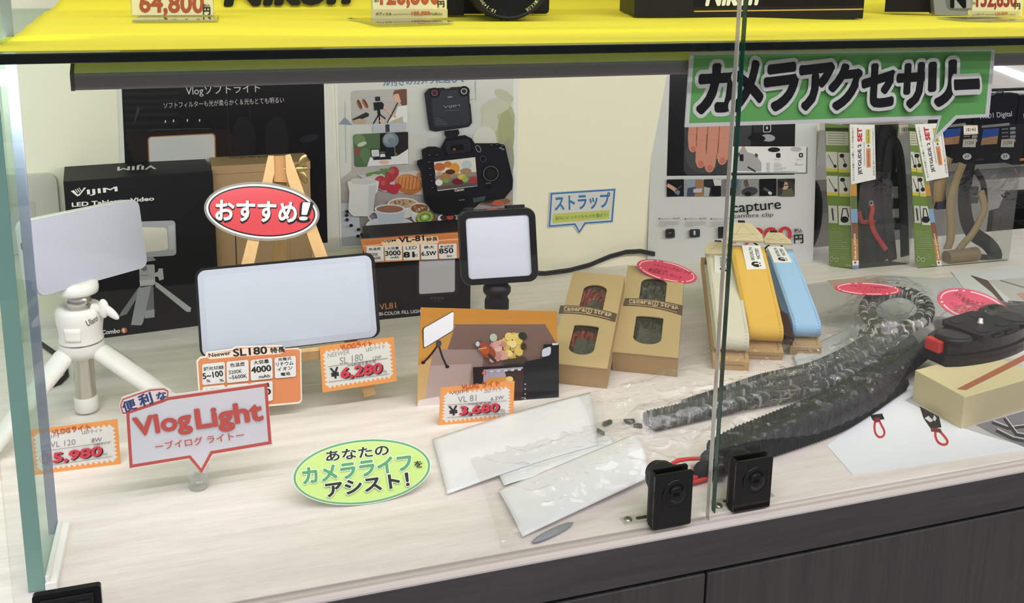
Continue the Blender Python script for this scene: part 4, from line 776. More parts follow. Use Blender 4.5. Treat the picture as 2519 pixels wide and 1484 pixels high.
price_tag('orange price tag reading 6,280 hung on the easel ledge', [(786, 852), (969, 829), (976, 938), (794, 966)], [(799, 869), (956, 846), (962, 924), (806, 950)], (E.p(0, 0, 0.0225), en),
  ('VLOGライト', (838, 861), (916, 851), 14, '#c9512f', 0.02), [('NEEWER', (806, 881), (860, 871), 11, G1, 0, .2), ('LEDライト', (901, 866), (947, 857), 10, G2, 0, .1), ('SL 180', (836, 897), (893, 887), 17, G1, 0, .15), ('12W', (917, 886), (938, 882), 8, G2, 0, .2), ('WB数値変更可能', (855, 904), (925, 893), 8, G2, 0, .1), ('¥', (816, 932), (835, 929), 26, '#24222a', 0.025, 0), ('円', (944, 920), (951, 919), 8, G2, 0, 0)], ('6,280', (838, 934), (937, 921), 28), loc=o_, stripes=(((806, 902), (954, 881)), ((808, 940), (957, 920))))
pl = bplane((76, 1170), (297, 1142), 4)
price_tag('orange price tag reading 5,980 partly behind the teal side glass', [(67, 1060), (289, 1032), (297, 1142), (76, 1170)], [(88, 1072), (276, 1050), (283, 1130), (96, 1153)], pl,
  ('VLOGライト', (130, 1070), (223, 1057), 14, '#b5532f', 0.02), [('VIJIM', (100, 1084), (144, 1080), 11, G1, 0, .15), ('LEDライト', (202, 1069), (252, 1063), 9, G2, 0, .1), ('VL 120', (124, 1102), (186, 1094), 14, G1, 0, .1), ('8W', (225, 1089), (250, 1086), 10, G2, 0, .2), ('三脚セット', (230, 1098), (270, 1093), 7, G2, 0, .1), ('円', (255, 1122), (264, 1121), 7, G2, 0, 0)], ('5,980', (131, 1141), (249, 1123), 26), loc=onz(190, 1158), stripes=(((104, 1110), (274, 1086)), ((102, 1148), (276, 1122))))
# spec card of the panel light
s = Sheet(E.p(0, 0, 0.0215), en, 0.4); O2 = '#dd8a58'
s.base([(483, 888), (492, 878), (505, 876), (508, 866), (570, 858), (580, 852), (694, 849), (702, 858), (733, 856), (741, 862), (743, 985), (737, 993), (492, 1016)], '#efe6dc', 0.0008)
s.poly([(487, 890), (494, 882), (509, 880), (512, 870), (572, 862), (582, 856), (692, 853), (699, 861), (731, 859), (738, 864), (740, 983), (735, 989), (495, 1011)], O2)
s.poly([(510, 880), (514, 870), (572, 864), (582, 858), (690, 855), (697, 866), (690, 871), (580, 878), (516, 884)], '#f0dfcc')
s.text('Neewer', (514, 880), (568, 873), 10.5, DK, 0.025); s.text('SL180', (575, 877), (657, 870), 17.5, DK, 0.03); s.text('特長', (666, 870), (701, 866), 14, DK, 0.025)
cells(s, None, 5, [(((497, 896), (553, 890), (554, 942), (498, 948)), [('調光切替', (501, 913), (551, 908), 9.5, DK, .02), ('5~100', (500, 933), (549, 925), 14, DK, .03), ('%', (508, 941), (518, 940), 7, DK, .01), ('%', (541, 940), (551, 938), 7, DK, .01)]),
 (((557, 890), (611, 885), (612, 937), (558, 943)), [('色温度', (566, 904), (603, 900), 10, DK, .02), ('3200K', (563, 921), (596, 917), 9, DK, .012), ('~5600K', (563, 934), (608, 929), 9.5, DK, .012)]),
 (((616, 886), (669, 880), (671, 931), (617, 937)), [('大容量', (624, 898), (662, 893), 10.5, DK, .02), ('4000', (619, 918), (667, 912), 14.5, DK, .035), ('mAh', (637, 931), (664, 928), 8, DK, .015)]),
 (((675, 880), (727, 875), (728, 926), (676, 931)), [('充電式', (684, 889), (717, 885), 8, DK, .02), ('リチウム', (679, 902), (722, 897), 10, DK, .02), ('イオン', (682, 914), (720, 908), 9, DK, .02), ('電池', (691, 925), (714, 922), 8, DK, .02)]),
 (((498, 952), (553, 946), (554, 998), (499, 1004)), [('LED', (508, 968), (544, 964), 11, DK, .02)]), (((558, 947), (611, 942), (612, 993), (559, 998)), [('最大', (567, 964), (604, 960), 11, DK, .02)]), (((617, 941), (670, 936), (671, 985), (618, 991)), [('光量', (627, 956), (664, 951), 11, DK, .02), ('180', (623, 975), (666, 969), 14, DK, .035)])])
done(s, 'orange spec card with white text cells standing before the wide panel', 'card', 'spec_card', hit(615, 930, E.p(0, 0, 0.0215), en))
# vlog light sign on its clear clip
cp = onz(490, 1209, 0.0); SP = V((cp.x, cp.y-0.002, 0))
s = Sheet(SP, V((0.0, -1, 0.06)), 0.4); RD = '#c4524a'; K = 1889/420.0; q = lambda x, y: (280+x/K, 900+y/K)
s.base([q(55, 440), q(85, 355), q(270, 290), q(400, 250), q(560, 235), q(625, 270), q(630, 325), q(1690, 182), q(1760, 885), q(1105, 985), q(975, 1195), q(830, 1035), q(170, 1145), q(130, 550), q(85, 540)], '#e3dcd8', 0.0014)
s.line([q(155, 545), q(600, 365), q(1680, 212), q(1728, 852), q(1080, 962), q(970, 1165), q(838, 1006), q(192, 1113)], 7.6, RD, True)
s.poly([q(175, 530), q(620, 382), q(1662, 233), q(1705, 836), q(1062, 945), q(968, 1130), q(848, 990), q(208, 1092)], '#d7d9de')
s.poly([q(70, 440), q(95, 368), q(270, 305), q(400, 264), q(555, 250), q(605, 280), q(600, 370), q(480, 410), q(300, 470), q(140, 530), q(95, 530)], RD)
s.poly([q(84, 440), q(105, 380), q(272, 320), q(402, 280), q(550, 265), q(590, 290), q(586, 360), q(478, 392), q(300, 452), q(140, 514), q(105, 515)], '#eadfdc')
s.text('便', q(120, 520), q(258, 472), 26, '#2d3f78', 0.03); s.text('利', q(300, 455), q(438, 412), 29, '#2d3f78', 0.03); s.text('な', q(488, 385), q(592, 352), 19, '#2d3f78', 0.03)
s.text('Vlog', q(255, 835), q(872, 735), 57, RD, 0.035); s.text('Light', q(935, 755), q(1655, 655), 61, RD, 0.035)
s.text('ーブイログ ライトー', q(462, 935), q(1445, 800), 20, RD, 0.012)
sign = done(s, 'white speech-bubble sign with red border on a clear clip, vlog lettering', 'sign', 'vlog_light_sign', cp + Z*0.02)
clear = glassy('clear_acrylic', '#f3f6f4', 1.2, 0.03, 1.49, 0.03, milk=0.10)
t = thing('sign_clip', 'clear acrylic clip standing on the counter under the red bordered sign', 'sign clip', cp)
b = MB(); b.lathe(Fr(cp+V((0, 0.006, 0)), (1, 0, 0), (0, 1, 0), Z), [(0.0062, 0), (0.0075, 0.0015), (0.0078, 0.006), (0.006, 0.0085), (0.002, 0.009)], clear, 28); b.obj('round_foot', t)
b = MB(); G = Fr(cp+V((0, 0.0005, 0)), (1, 0, 0), (0, 0, 1), (0, -1, 0)); b.prism(G, [(-0.0055, 0.006), (0.0055, 0.006), (0.0078, 0.012), (0.0078, 0.021), (0.005, 0.026), (-0.005, 0.026), (-0.0078, 0.021), (-0.0078, 0.012)], -0.004, 0.0004, clear); b.obj('clip_jaw', t, bevel=0.0006)
b = MB(); b.box(G, (-0.003, 0.012, -0.0045), (0.003, 0.0126, -0.0041), mat('#b9bcb8', 0.4)); 
for k in range(4): b.box(G, (-0.003, 0.013+k*0.0011, 0.0005), (-0.0003+0.0006*k, 0.0134+k*0.0011, 0.0007), mat('#a9aca8', 0.4))
stick(b, kid(t, 'clip_jaw'))
# green oval card
gp = onz(884, 1245, 0.0005); s = Sheet(gp, V((0, -math.cos(math.radians(38)), math.sin(math.radians(38)))), 0.4)
s.base(s.ring(890, 1161.5, 171, 80, -6.5, 64), '#dfeedd', 0.0012); s.ell(890, 1161.5, 169, 78.5, '#5fa468', -6.5, 64); s.ell(890, 1161.5, 163.5, 73.5, '#dff0dc', -6.5, 64); s.ell(890, 1161.5, 162, 72.2, '#c5e47f', -6.5, 64)
K = 2519/400.0; q = lambda x, y: (690+x/K, 1060+y/K); BK = '#1d221d'; GR = '#4f9f61'; WH = ('#e6f3dc', 0.05)
s.text('あなたの', q(715, 478), q(1680, 372), 25, BK, 0.022, out=WH); s.text('カメラライフ', q(362, 828), q(2040, 602), 37.5, GR, 0.04, out=WH); s.text('を', q(2075, 578), q(2200, 568), 16, BK, 0.015)
s.text('アシスト！', q(720, 1030), q(1990, 860), 33, BK, 0.035, out=WH)
done(s, 'lime green oval card with black and green lettering on the empty counter front', 'sign', 'camera_life_sign', gp)
b = MB(); G = Fr(gp+V((0, 0.012, 0)), (1, 0, 0), (0, 1, 0), (0, 0, 1)); b.prism(Fr(gp+V((-0.008, 0, 0)), (0, 1, 0), (0, 0, 1), (1, 0, 0)), [(0.006, 0.0), (0.026, 0.0), (0.026, 0.0022), (0.0085, 0.0022), (0.0215, 0.021), (0.0195, 0.022)], 0, 0.016, clear); tag(b.obj('card_prop', loc=gp), 'small clear prop hidden behind the lime oval card', 'card prop')
# recommended oval, laminated, hung on the easel
RO = E.p(0, 0, 0.0125); s = Sheet(RO, en, 0.2, coat=0.6)
K = 1632/330.0; q = lambda x, y: (500+x/K, 360+y/K); cx_, cy_ = q(712, 792)
s.base(s.ring(cx_, cy_, 142.5, 72, 4.5, 64), glassy('laminate_film', '#eef1ef', 1.5, 0.06, 1.5, 0.05, milk=0.25, milkcol='#d9dad8'), 0.0006)
s.k = 3; s.ell(cx_, cy_, 137, 66, '#e9ece8', 4.5, 64); s.ell(cx_, cy_, 132, 61.5, '#1b191e', 4.5, 64); s.ell(cx_, cy_, 128.5, 58, '#d8474f', 4.5, 64)
s.text('おすすめ', q(152, 920), q(1135, 945), 52, '#1b191e', 0.055); s.text('おすすめ', q(150, 900), q(1130, 925), 49, '#f0f0ec', 0.03)
s.text('！', q(1165, 915), q(1262, 918), 46, '#1b191e', 0.05, slant=0.18); s.text('！', q(1175, 896), q(1250, 898), 42, '#f0f0ec', 0.025, slant=0.18)
done(s, 'red oval recommendation sign in clear laminate on the easel top', 'sign', 'recommendation_sign', hit(cx_, cy_, RO, en))
# photo card with bird and flowers
pl = bplane((1025, 1000), (1372, 975), 10)
s = Sheet(*pl, 0.22, coat=0.3)
s.base([(1035, 757), (1370, 766), (1373, 976), (1025, 1001)], '#c98d3c', 0.0012)
s.grad([(1036, 758), (1369, 767), (1370, 870), (1031, 880)], '#c08434', '#d3983f', 5)
s.poly([(1100, 798), (1341, 798), (1373, 852), (1373, 974), (1040, 990), (1036, 975)], '#7b6257'); s.poly([(1090, 800), (1120, 800), (1060, 988), (1034, 999), (1026, 998)], '#c79548')
s.poly([(1066, 860), (1190, 860), (1180, 985), (1040, 990)], '#a08b84'); s.poly([(1060, 900), (1160, 895), (1150, 985), (1044, 989)], '#b5a4a0'); s.poly([(1028, 900), (1062, 880), (1044, 992), (1026, 998)], '#cdaa72')
s.poly([(1030, 985), (1080, 975), (1084, 997), (1026, 1000)], '#ded5d3')
s.rq(((1038, 808), (1116, 764), (1116, 814), (1041, 859)), 5, '#4a4440'); s.rq(((1042, 808), (1116, 766), (1115, 812), (1043, 856)), 5, '#f0f3f8')
s.line([(1078, 848), (1062, 870), (1041, 893)], 4.5, '#231d1c'); s.line([(1078, 846), (1088, 878), (1099, 902)], 4.5, '#231d1c'); s.ell(1079, 845, 7, 8, '#4a4648'); s.ell(1041, 892, 5, 4, '#1c1716'); s.ell(1100, 902, 5, 4, '#1c1716')
random.seed(3)
for k in range(26):
    a = random.uniform(0, 6.28); r_ = random.uniform(0, 1)**.5; s.ell(1258+r_*26*math.cos(a), 848+r_*38*math.sin(a), random.uniform(7, 12), random.uniform(7, 11), random.choice(['#e6cf76', '#dfc363', '#f0de97', '#d3b155']), random.uniform(0, 90), 12)
s.ell(1285, 826, 11, 9, '#2d3524', 20); s.ell(1213, 830, 9, 10, '#b9c4b4'); s.ell(1287, 852, 7, 9, '#3c3a28')
for k in range(16): s.ell(1222+random.uniform(-16, 20), 858+random.uniform(-20, 26), random.uniform(6, 10), random.uniform(6, 9), random.choice(['#d9a79a', '#e3bcae', '#c98f84']), 0, 12)
s.ell(1196, 862, 26, 15, '#9a4a2c', 38); s.ell(1190, 858, 14, 10, '#b5592f', 38); s.ell(1178, 846, 11, 10, '#4f5a60'); s.ell(1186, 846, 6, 6, '#c0392b'); s.ell(1174, 845, 5, 6, '#cdd3d5'); s.line([(1200, 870), (1218, 888)], 7, '#3f3a36'); s.line([(1176, 858), (1196, 854)], 3, '#d9a94a')
s.line([(1192, 880), (1204, 896)], 2, '#54433a'); s.poly([(1236, 884), (1290, 876), (1300, 890), (1240, 896)], '#4a3c2e')
s.poly([(1162, 902), (1290, 896), (1292, 888), (1332, 880), (1336, 846), (1373, 845), (1373, 976), (1166, 990)], '#15161a'); s.rq(((1332, 858), (1354, 850), (1353, 872), (1331, 878)), 6, '#ccd2de'); s.poly([(1357, 843), (1371, 843), (1371, 847), (1357, 848)], '#e3e6ea')
s.poly([(1188, 908), (1285, 901), (1284, 985), (1186, 988)], '#8d5c3c'); s.poly([(1188, 908), (1285, 901), (1285, 922), (1188, 940)], '#a7a3b5'); s.poly([(1196, 930), (1284, 920), (1284, 932), (1192, 944)], '#d3953c'); s.poly([(1240, 912), (1286, 905), (1284, 985), (1262, 985)], '#3b2420'); s.ell(1252, 931, 9, 7, '#e3cb7c'); s.ell(1244, 936, 5, 4, '#d99a8a')
s.rq(((1184, 912), (1194, 911), (1194, 919), (1184, 920)), 2, '#c4384a'); s.text('A', (1187, 918), (1192, 918), 6, '#eeeeee')
for k in range(5): s.rq(((1204+17*k, 910-1.2*k), (1212+17*k, 909-1.2*k), (1212+17*k, 914-1.2*k), (1204+17*k, 915-1.2*k)), 1, '#d0d2da')
for k in range(4): s.ell(1290, 943+12*k, 1.8, 1.8, '#b9bbc2')
s.text('MENU', (1281, 979), (1292, 978), 4, '#9a9ca3')
done(s, 'glossy photo card of a toy bird and yellow flowers lit by a panel', 'photo card', 'photo_card', onz(1200, 988))
# ------------------------------------------------------------------ on the yellow shelf
acr = glassy('acrylic_stand', '#f2f4ee', 1.4, 0.04, 1.49, 0.05, milk=0.18, milkcol='#e9ead8')
def price_stand(label, foot, cardq, paint):
    """foot: px of base plate front-left, front-right, depth px"""
    a, b_ = onz(*foot[0], ZC+0.002), onz(*foot[1], ZC+0.002); U = (b_-a).normalized(); Bk = V((-U.y, U.x, 0)); F = Fr(a, U, Bk, Z); L = (b_-a).length
    t = thing('price_stand', label, 'price stand', a, 'printed price stands on the yellow cloth')
    p = onz(*foot[2], ZC+0.0036); d0 = (p-a).dot(Bk); c0 = (p-a).dot(U); p1 = hit(*foot[3], F.p(0, d0, 0), Bk); c1 = (p1-a).dot(U); dl = max(0.030, d0+0.016)
    b = MB(); b.box(F, (0, 0, 0.0), (L, dl, 0.0016), acr); b.obj('base_plate', t, bevel=0.0003)
    b = MB(); b.box(F, (c0, d0, 0.0016), (c1, d0+0.0012, 0.064), acr); b.obj('upright_plate', t, bevel=0.0002)
    b = MB(); b.box(F, (c0+0.001, d0-0.0009, 0.0026), (c1-0.001, d0-0.0002, 0.063), mat('#e3dfb0', 0.5))
    s = Sheet(F.p(0, d0-0.0010, 0), -Bk, 0.5); paint(s); stick(s, b.obj('price_card', t))
def p1(s):
    s.text('64,800', (344, 36), (500, 38), 52, '#a8552a', 0.03); s.text('円', (500, 36), (517, 36), 18, '#2c2a18', 0.03); s.text('税込', (500, 17), (517, 16), 7, '#2c2a18', 0.01)
def p2(s):
    s.poly([(913, 23), (1101, 22), (1101, 44), (914, 46)], '#c9c489'); s.text('126,800', (936, 18), (1080, 17), 56, '#b3582b', 0.03); s.text('円', (1077, 18), (1093, 17), 15, '#3a3c1d', 0.03); s.text('込', (920, 5), (932, 4), 10, '#3a3c1d', 0.02)
    s.text('ボディのみ', (924, 38), (963, 38), 8, '#3a3c1d', 0.012); s.line([(965, 35), (1010, 34)], 1.0, '#6c6b44'); s.text('105,000', (1012, 39), (1057, 38), 11, '#b3582b', 0.03); s.text('円(税込)', (1057, 39), (1087, 38), 8, '#3a3c1d', 0.012)
def p3(s):
    s.poly([(2386, 27), (2510, 27), (2509, 41), (2385, 41)], '#cfc98a'); s.text('152,850', (2402, 22), (2500, 22), 46, '#97302a', 0.03); s.text('円', (2496, 22), (2509, 22), 14, '#3a3020', 0.03); s.text('込', (2391, 11), (2400, 11), 8, '#3a3020', 0.01)
    s.text('レンズキット', (2391, 39), (2421, 37), 6, '#4a3c22', 0.012); s.line([(2422, 36), (2446, 35)], 1, '#6c6b44'); s.text('125,820', (2448, 39), (2478, 37), 8, '#b3582b', 0.02); s.text('円(税込)', (2479, 39), (2498, 38), 5, '#4a3c22')
price_stand('acrylic price stand reading 64,800 at the left end of the shelf', ((325, 54), (536, 53), (323, 40), (528, 40)), None, p1)
price_stand('acrylic price stand reading 126,800 and 105,000 beside the camera lens', ((930, 62), (1117, 58), (914, 46), (1100, 45)), None, p2)
price_stand('acrylic price stand reading 152,850 at the right end of the shelf', ((2437, 56), (2560, 54), (2386, 44), (2512, 44)), None, p3)
# camera with lens
lc = onz(1252, 50, ZC+0.001); LR = 103*dep(lc)/FPX; la = V((-0.12, -1, 0)).normalized()
c0 = V((lc.x, lc.y, lc.z+LR)); LF = Fr(c0, la.cross(Z), Z, la); LF.u = Z.cross(la).normalized()
t = thing('display_camera', 'black camera with its lens pointing forward on the yellow cloth', 'camera', lc)
blk = mat('#18191a', 0.4); b = MB(); b.lathe(LF, [(LR*0.82, -0.075), (LR*0.93, -0.06), (LR, -0.035), (LR, -0.003), (LR*0.97, 0.0), (LR*0.93, 0.0), (LR*0.90, -0.0025)], blk, 64); b.obj('lens_barrel', t)
b = MB(); b.lathe(LF, [(LR*0.90, -0.0025), (LR*0.72, -0.003), (LR*0.70, -0.006), (LR*0.60, -0.007), (LR*0.58, -0.012)], mat('#26282a', 0.35), 64); b.obj('front_ring', t)
b = MB(); b.lathe(LF, [(LR*0.58, -0.012), (LR*0.4, -0.009), (LR*0.2, -0.0075), (0.0005, -0.007)], mat('#15181d', 0.05, coat=1.0), 48); b.obj('front_glass', t)
b = MB()
for k in range(44):
    a = 2*math.pi*k/44; b.box(Fr(LF.p(LR*math.cos(a), LR*math.sin(a), 0), LF.u*math.cos(a)+LF.v*math.sin(a), -LF.u*math.sin(a)+LF.v*math.cos(a), LF.w), (-0.0004, -0.0008, -0.032), (0.0006, 0.0008, -0.008), blk)
b.obj('zoom_grip', t)
b = Sheet(LF.p(0, 0, -0.0026), la, 0.4); b.k = 8
cxp, cyp = 1252, 50-103
def arc_text(s, txt, a0, da, r, h, c):
    for i, ch in enumerate(txt):
        if ch == ' ': continue
        a = math.radians(a0+da*i); x, y = cxp+r*math.cos(a), cyp+r*math.sin(a); d = V((-math.sin(a), math.cos(a)))*(1 if da > 0 else -1); up = V((math.cos(a), math.sin(a)))*(1 if da > 0 else -1)
        wdt = h*0.62*(0.45 if ch in '1-' else 1.3 if ch == 'm' else 1); p = V((x, y))-d*wdt/2; hh = h*(0.2 if ch == '-' else 0.75 if ch == 'm' else 1)
        if ch == '-': p = p + up*h*0.35
        s.text(ch, tuple(p), tuple(p+d*wdt), hh, c, 0.01, tl=tuple(p+up*hh))
arc_text(b, '18-140mm', 113, 4.6, 84, 8, '#c3c08c'); arc_text(b, 'NIKKOR', 36, 4.9, 84, 8.5, '#c3c08c'); stick(b, kid(t, 'front_ring'))
b = MB(); BFr = Fr(LF.p(0, -LR+0.002, -0.068), LF.u, Z, LF.w); b.box(BFr, (-0.068, 0.0, -0.05), (0.055, 0.085, 0.0), blk); b.prism(BFr.off(-0.07, 0.0, 0), [(0.0, 0), (0.036, 0), (0.036, 0.08), (0.004, 0.078)], -0.045, 0.022, blk); b.box(BFr, (-0.026, 0.085, -0.045), (0.026, 0.108, 0.0), blk); b.obj('camera_body', t, bevel=0.004, seg=3)
# black gear partly in view left of the lens
b = MB(); g0 = onz(880, 6, ZC+0.001); b.tube([g0+V((-0.02, 0.06, 0.03)), g0+V((-0.012, 0.02, 0.006)), g0+V((0.004, 0.0, 0.003)), g0+V((0.03, 0.012, 0.003))], 0.0032, blk); tag(b.obj('neck_strap', loc=g0), 'black neck strap end on the cloth at the top edge left of the price stand', 'strap')
# big camera carton
ZB = ZC+0.0025
a, b2, d_ = onz(1560, 40, ZB), onz(2123, 46, ZB), onz(1436, -4, ZB); U = (b2-a).normalized(); F = Fr(a, U, Z, U.cross(Z)); dv = d_-a; dv = dv*(0.062/dv.y)
t = thing('camera_carton', 'large black camera carton with a gold line on the yellow cloth', 'box', a)
b = MB(); pts = [a, b2, b2+dv*1.6, a+dv*1.6]; b.add(pts+[p+Z*0.11 for p in pts], [(0, 1, 5, 4), (1, 2, 6, 5), (2, 3, 7, 6), (3, 0, 4, 7), (4, 5, 6, 7), (3, 2, 1, 0)], mat('#1c1c18', 0.5)); b.obj('carton_body', t, bevel=0.0006)
s = Sheet(a-V((-U.y, U.x, 0))*0.0003, U.cross(Z), 0.45); s.poly([(1706, -80), (2123, -80), (2123, 13), (1707, 16)], '#0c0c0e'); s.line([(1707, 28), (2123, 22.5)], 3.2, '#c9a44a'); s.text('Nikon', (1737, 12), (1862, 10), 58, '#e3e6d2', 0.045, slant=0.22); stick(s, kid(t, 'carton_body'))
# silver blister pack and dark box at the right
a, b2 = onz(2300, 36, ZC+0.002), onz(2420, 38, ZC+0.002); U = (b2-a).normalized(); F = Fr(a, U, Z, U.cross(Z))
t = thing('blister_pack', 'grey clear blister pack with a large black letter beside the right price stand', 'package', a)
b = MB(); b.prism(F, [(0, 0), (0.034, 0), (0.034, 0.06), (-0.012, 0.06)], -0.02, 0.0, mat('#8f9498', 0.3)); b.obj('pack_body', t, bevel=0.0008)
s = Sheet(F.p(0, 0, 0.0005), F.w, 0.25); s.rq(((2322, -60), (2470, -60), (2470, 26), (2330, 24)), 14, '#6f7478'); s.rq(((2333, -60), (2470, -60), (2470, 20), (2340, 20)), 10, '#a6abae'); s.text('N', (2340, 17), (2374, 17), 40, '#101114', 0.05); stick(s, kid(t, 'pack_body'))
b = MB(); a = onz(2290, 30, ZC+0.004); F = Fr(a, (1, 0, 0), (0, 1, 0), Z); b.prism(F, [(-0.052, 0.012), (-0.001, 0.0), (0.02, 0.010), (-0.03, 0.024)], 0.0, 0.09, mat('#141412', 0.5)); tag(b.obj('dark_carton', loc=a, bevel=0.001), 'black carton behind the blister pack on the raised cloth', 'box')
# ------------------------------------------------------------------ green hanging sign
GY = 0.6055; s = Sheet(V((0, GY, 0)), V((0, -1, 0)), 0.4, coat=0.1)
K = 2490/839.0; q = lambda x, y: (1680+x/K, y/K)
s.base([q(52, 382), q(2282, 348), q(2235, 855), q(2000, 868), q(1836, 1030), q(1868, 872), q(15, 930)], '#d9dcd8', 0.0012)
s.poly([q(80, 405), q(2252, 372), q(2207, 832), q(1990, 842), q(1848, 985), q(1888, 842), q(45, 900)], '#69b160')
WO = [('#d9dfd6', 0.075)]
for ch, x0, y0, x1, y1, hh in (('カ', 110, 815, 358, 800, 330), ('メ', 362, 800, 572, 765, 320), ('ラ', 600, 800, 825, 772, 310), ('ア', 850, 790, 1080, 765, 300), ('ク', 1060, 790, 1280, 765, 305), ('セ', 1290, 770, 1515, 755, 290), ('サ', 1540, 775, 1765, 760, 300), ('リ', 1775, 762, 1950, 745, 300), ('ー', 1955, 640, 2130, 632, 52)):
    s.text(ch, q(x0, y0), q(x1, y1), hh/K*0.98, '#16181a', 0.055 if ch != 'ー' else 0.03, slant=0.12 if ch != 'ー' else 0, out=WO)
gs = done(s, 'long green hanging sign with big black katakana and a speech tail', 'sign', 'camera_accessory_sign', V((0.5, GY, 0.3)))
for x in (0.37, 0.57):
    b = MB(); b.box(WF, (x, GY+0.0006, ony(1900, 150, GY).z-0.004), (x+0.012, BY-0.0001, ony(1900, 150, GY).z+0.004), mat('#d6d7d2', 0.4)); b.obj('tape_tab', gs)
# ------------------------------------------------------------------ kraft strap boxes
def tilt(q):
    x, y, yaw, al, w_, L, th = q; U = V((math.cos(yaw), math.sin(yaw), 0)); Bk = V((-math.sin(yaw), math.cos(yaw), 0)); W = Bk*math.cos(al)+Z*math.sin(al)
    return Fr(V((x, y, 0.0004)), U, W, U.cross(W)), w_, L, th
KR = mat('#bda577', 0.62, bump=0.03, bscale=1200); KR2 = mat('#ab9066', 0.66)
def riser(F, w_, L, label):
    p0, p1 = F.p(0.004, L*0.55, 0), F.p(w_-0.004, L*0.98, 0); U = F.u; Bk = V((-U.y, U.x, 0)); G = Fr(V((F.o.x, F.o.y, 0)), Bk, Z, U)
    d0 = (p0-F.o).dot(Bk); d1 = (p1-F.o).dot(Bk); b = MB(); b.prism(G, [(d0, 0), (d1, 0), (d1, p1.z-0.0006), (d0, p0.z-0.0006)], 0.006, w_-0.006, mat('#dcd9d2', 0.5))
    return tag(b.obj('display_wedge', loc=G.o+Bk*d0), label, 'display wedge')
def window_box(q, label, cols, tl_):
    F, w_, L, th = tilt(q); t = thing('strap_box', label, 'box', F.o, 'kraft camera strap boxes')
    b = MB(); top = F.off(0, 0, th); fl = 0.0016
    # side walls and floor
    b.box(F, (0, 0, 0), (w_, L, 0.0012), KR2); b.box(F, (0, 0, 0.0012), (0.0012, L, th-0.0012), KR2); b.box(F, (w_-0.0012, 0, 0.0012), (w_, L, th-0.0012), KR2); b.box(F, (0.0012, 0, 0.0012), (w_-0.0012, 0.0012, th-0.0012), KR2); b.box(F, (0.0012, L-0.0012, 0.0012), (w_-0.0012, L, th-0.0012), KR2); b.obj('tray', t)
    # lid with two rounded windows
    bm = bmesh.new(); ww, x0 = w_*0.44, w_*0.28
    loops = [[(0, -0.0008), (w_, -0.0008), (w_, L), (0, L)]]
    for y0, y1, rd in ((L*0.10, L*0.40, 0), (L*0.56, L*0.86, 1)):
        r_ = ww/2*0.8; pts = []
        for k in range(13):
            a = math.pi + math.pi*k/12; pts.append((x0+ww/2+ww/2*math.cos(a), (y0+r_ if rd == 0 else y0+0.002)+(r_ if rd == 0 else 0.002)*math.sin(a)))
        for k in range(13):
            a = math.pi*k/12; pts.append((x0+ww/2+ww/2*math.cos(a), (y1-0.002 if rd == 0 else y1-r_)+(0.002 if rd == 0 else r_)*math.sin(a)))
        loops.append(pts)
    es = []
    for lp in loops:
        vv = [bm.verts.new((x, y, 0)) for x, y in lp]; es += [bm.edges.new((vv[i], vv[(i+1) % len(vv)])) for i in range(len(vv))]
    bmesh.ops.triangle_fill(bm, use_beauty=True, use_dissolve=False, edges=es)
    ext = bmesh.ops.extrude_face_region(bm, geom=bm.faces[:]); bmesh.ops.translate(bm, verts=[g for g in ext['geom'] if isinstance(g, bmesh.types.BMVert)], vec=(0, 0, -0.0011))
    bmesh.ops.recalc_face_normals(bm, faces=bm.faces[:]); bm.verts.index_update(); b = MB(); b.add([top.p(*v.co) for v in bm.verts], [[v.index for v in f.verts] for f in bm.faces], KR); bm.free(); b.obj('lid', t)
    # folded cord strap seen in the windows
    b = MB(); random.seed(int(w_*1e5))
    for k in range(9):
        x = lerp(x0-0.002, x0+ww+0.002, k/8); pts = [F.p(x+0.0022*math.sin(j*1.3+k), lerp(L*0.55, L*0.88, j/8), th*0.55+0.0025*math.sin(j*2.1+k*1.7)) for j in range(9)]; b.tube(pts, 0.0019, mat(cols[k % 2], 0.5), 6)
    for k in range(7):
        x = lerp(x0, x0+ww, k/6); pts = [F.p(x+0.0015*math.sin(j*1.5+k*2), lerp(L*0.26, L*0.42, j/6), th*0.5+0.002*math.sin(j*2+k)) for j in range(7)]; b.tube(pts, 0.002, mat(cols[k % 2], 0.5), 6)
    b.obj('cord', t)
    b = MB(); b.prism(F.off(x0+ww*0.12, L*0.09, th*0.4), rrect(ww*0.46, L*0.24, 0.006), 0, 0.006, mat('#55564f', 0.4)); b.obj('leather_end', t, bevel=0.001); b = MB(); b.prism(F.off(x0+ww*0.58, L*0.10, th*0.45), rrect(ww*0.4, L*0.22, 0.005), 0, 0.006, mat('#4a4b46', 0.4)); b.obj('leather_end', t, bevel=0.001); b = MB(); b.prism(F.off(x0+ww*0.3, L*0.62, th*0.5), rrect(ww*0.5, L*0.12, 0.006), 0, 0.005, mat('#3f403d', 0.4)); b.obj('leather_end', t, bevel=0.001)
    film = glassy('window_film', '#f2f2f0', 2.0, 0.08, 1.5, 0.02, bump=0.5, bscale=120)
    b = MB(); b.surf(lambda u, v: F.p(lerp(x0-0.002, x0+ww+0.002, u), lerp(L*0.09, L*0.87, v), th-0.0016), 2, 2, film); b.obj('window_film', t)
    # paper band
    b = MB(); s = Sheet(F.p(0, 0, th+0.0006), F.w, 0.5); BR = '#5b4a3b'
    A_, B_ = tl_; A_, B_ = [V(p) for p in A_], [V(p) for p in B_]     # band top edge and bottom edge: left, mid, right
    bez = lambda P, f: P[0]*(1-f)**2 + P[1]*2*f*(1-f) + P[2]*f*f
    n = 12; up = [tuple(bez(A_, i/n)) for i in range(n+1)]; lo = [tuple(bez(B_, i/n)) for i in range(n+1)]
    s.base(up+lo[::-1], BR, 0.0005); mid = lambda f, g: tuple(bez(A_, f).lerp(bez(B_, f), g))
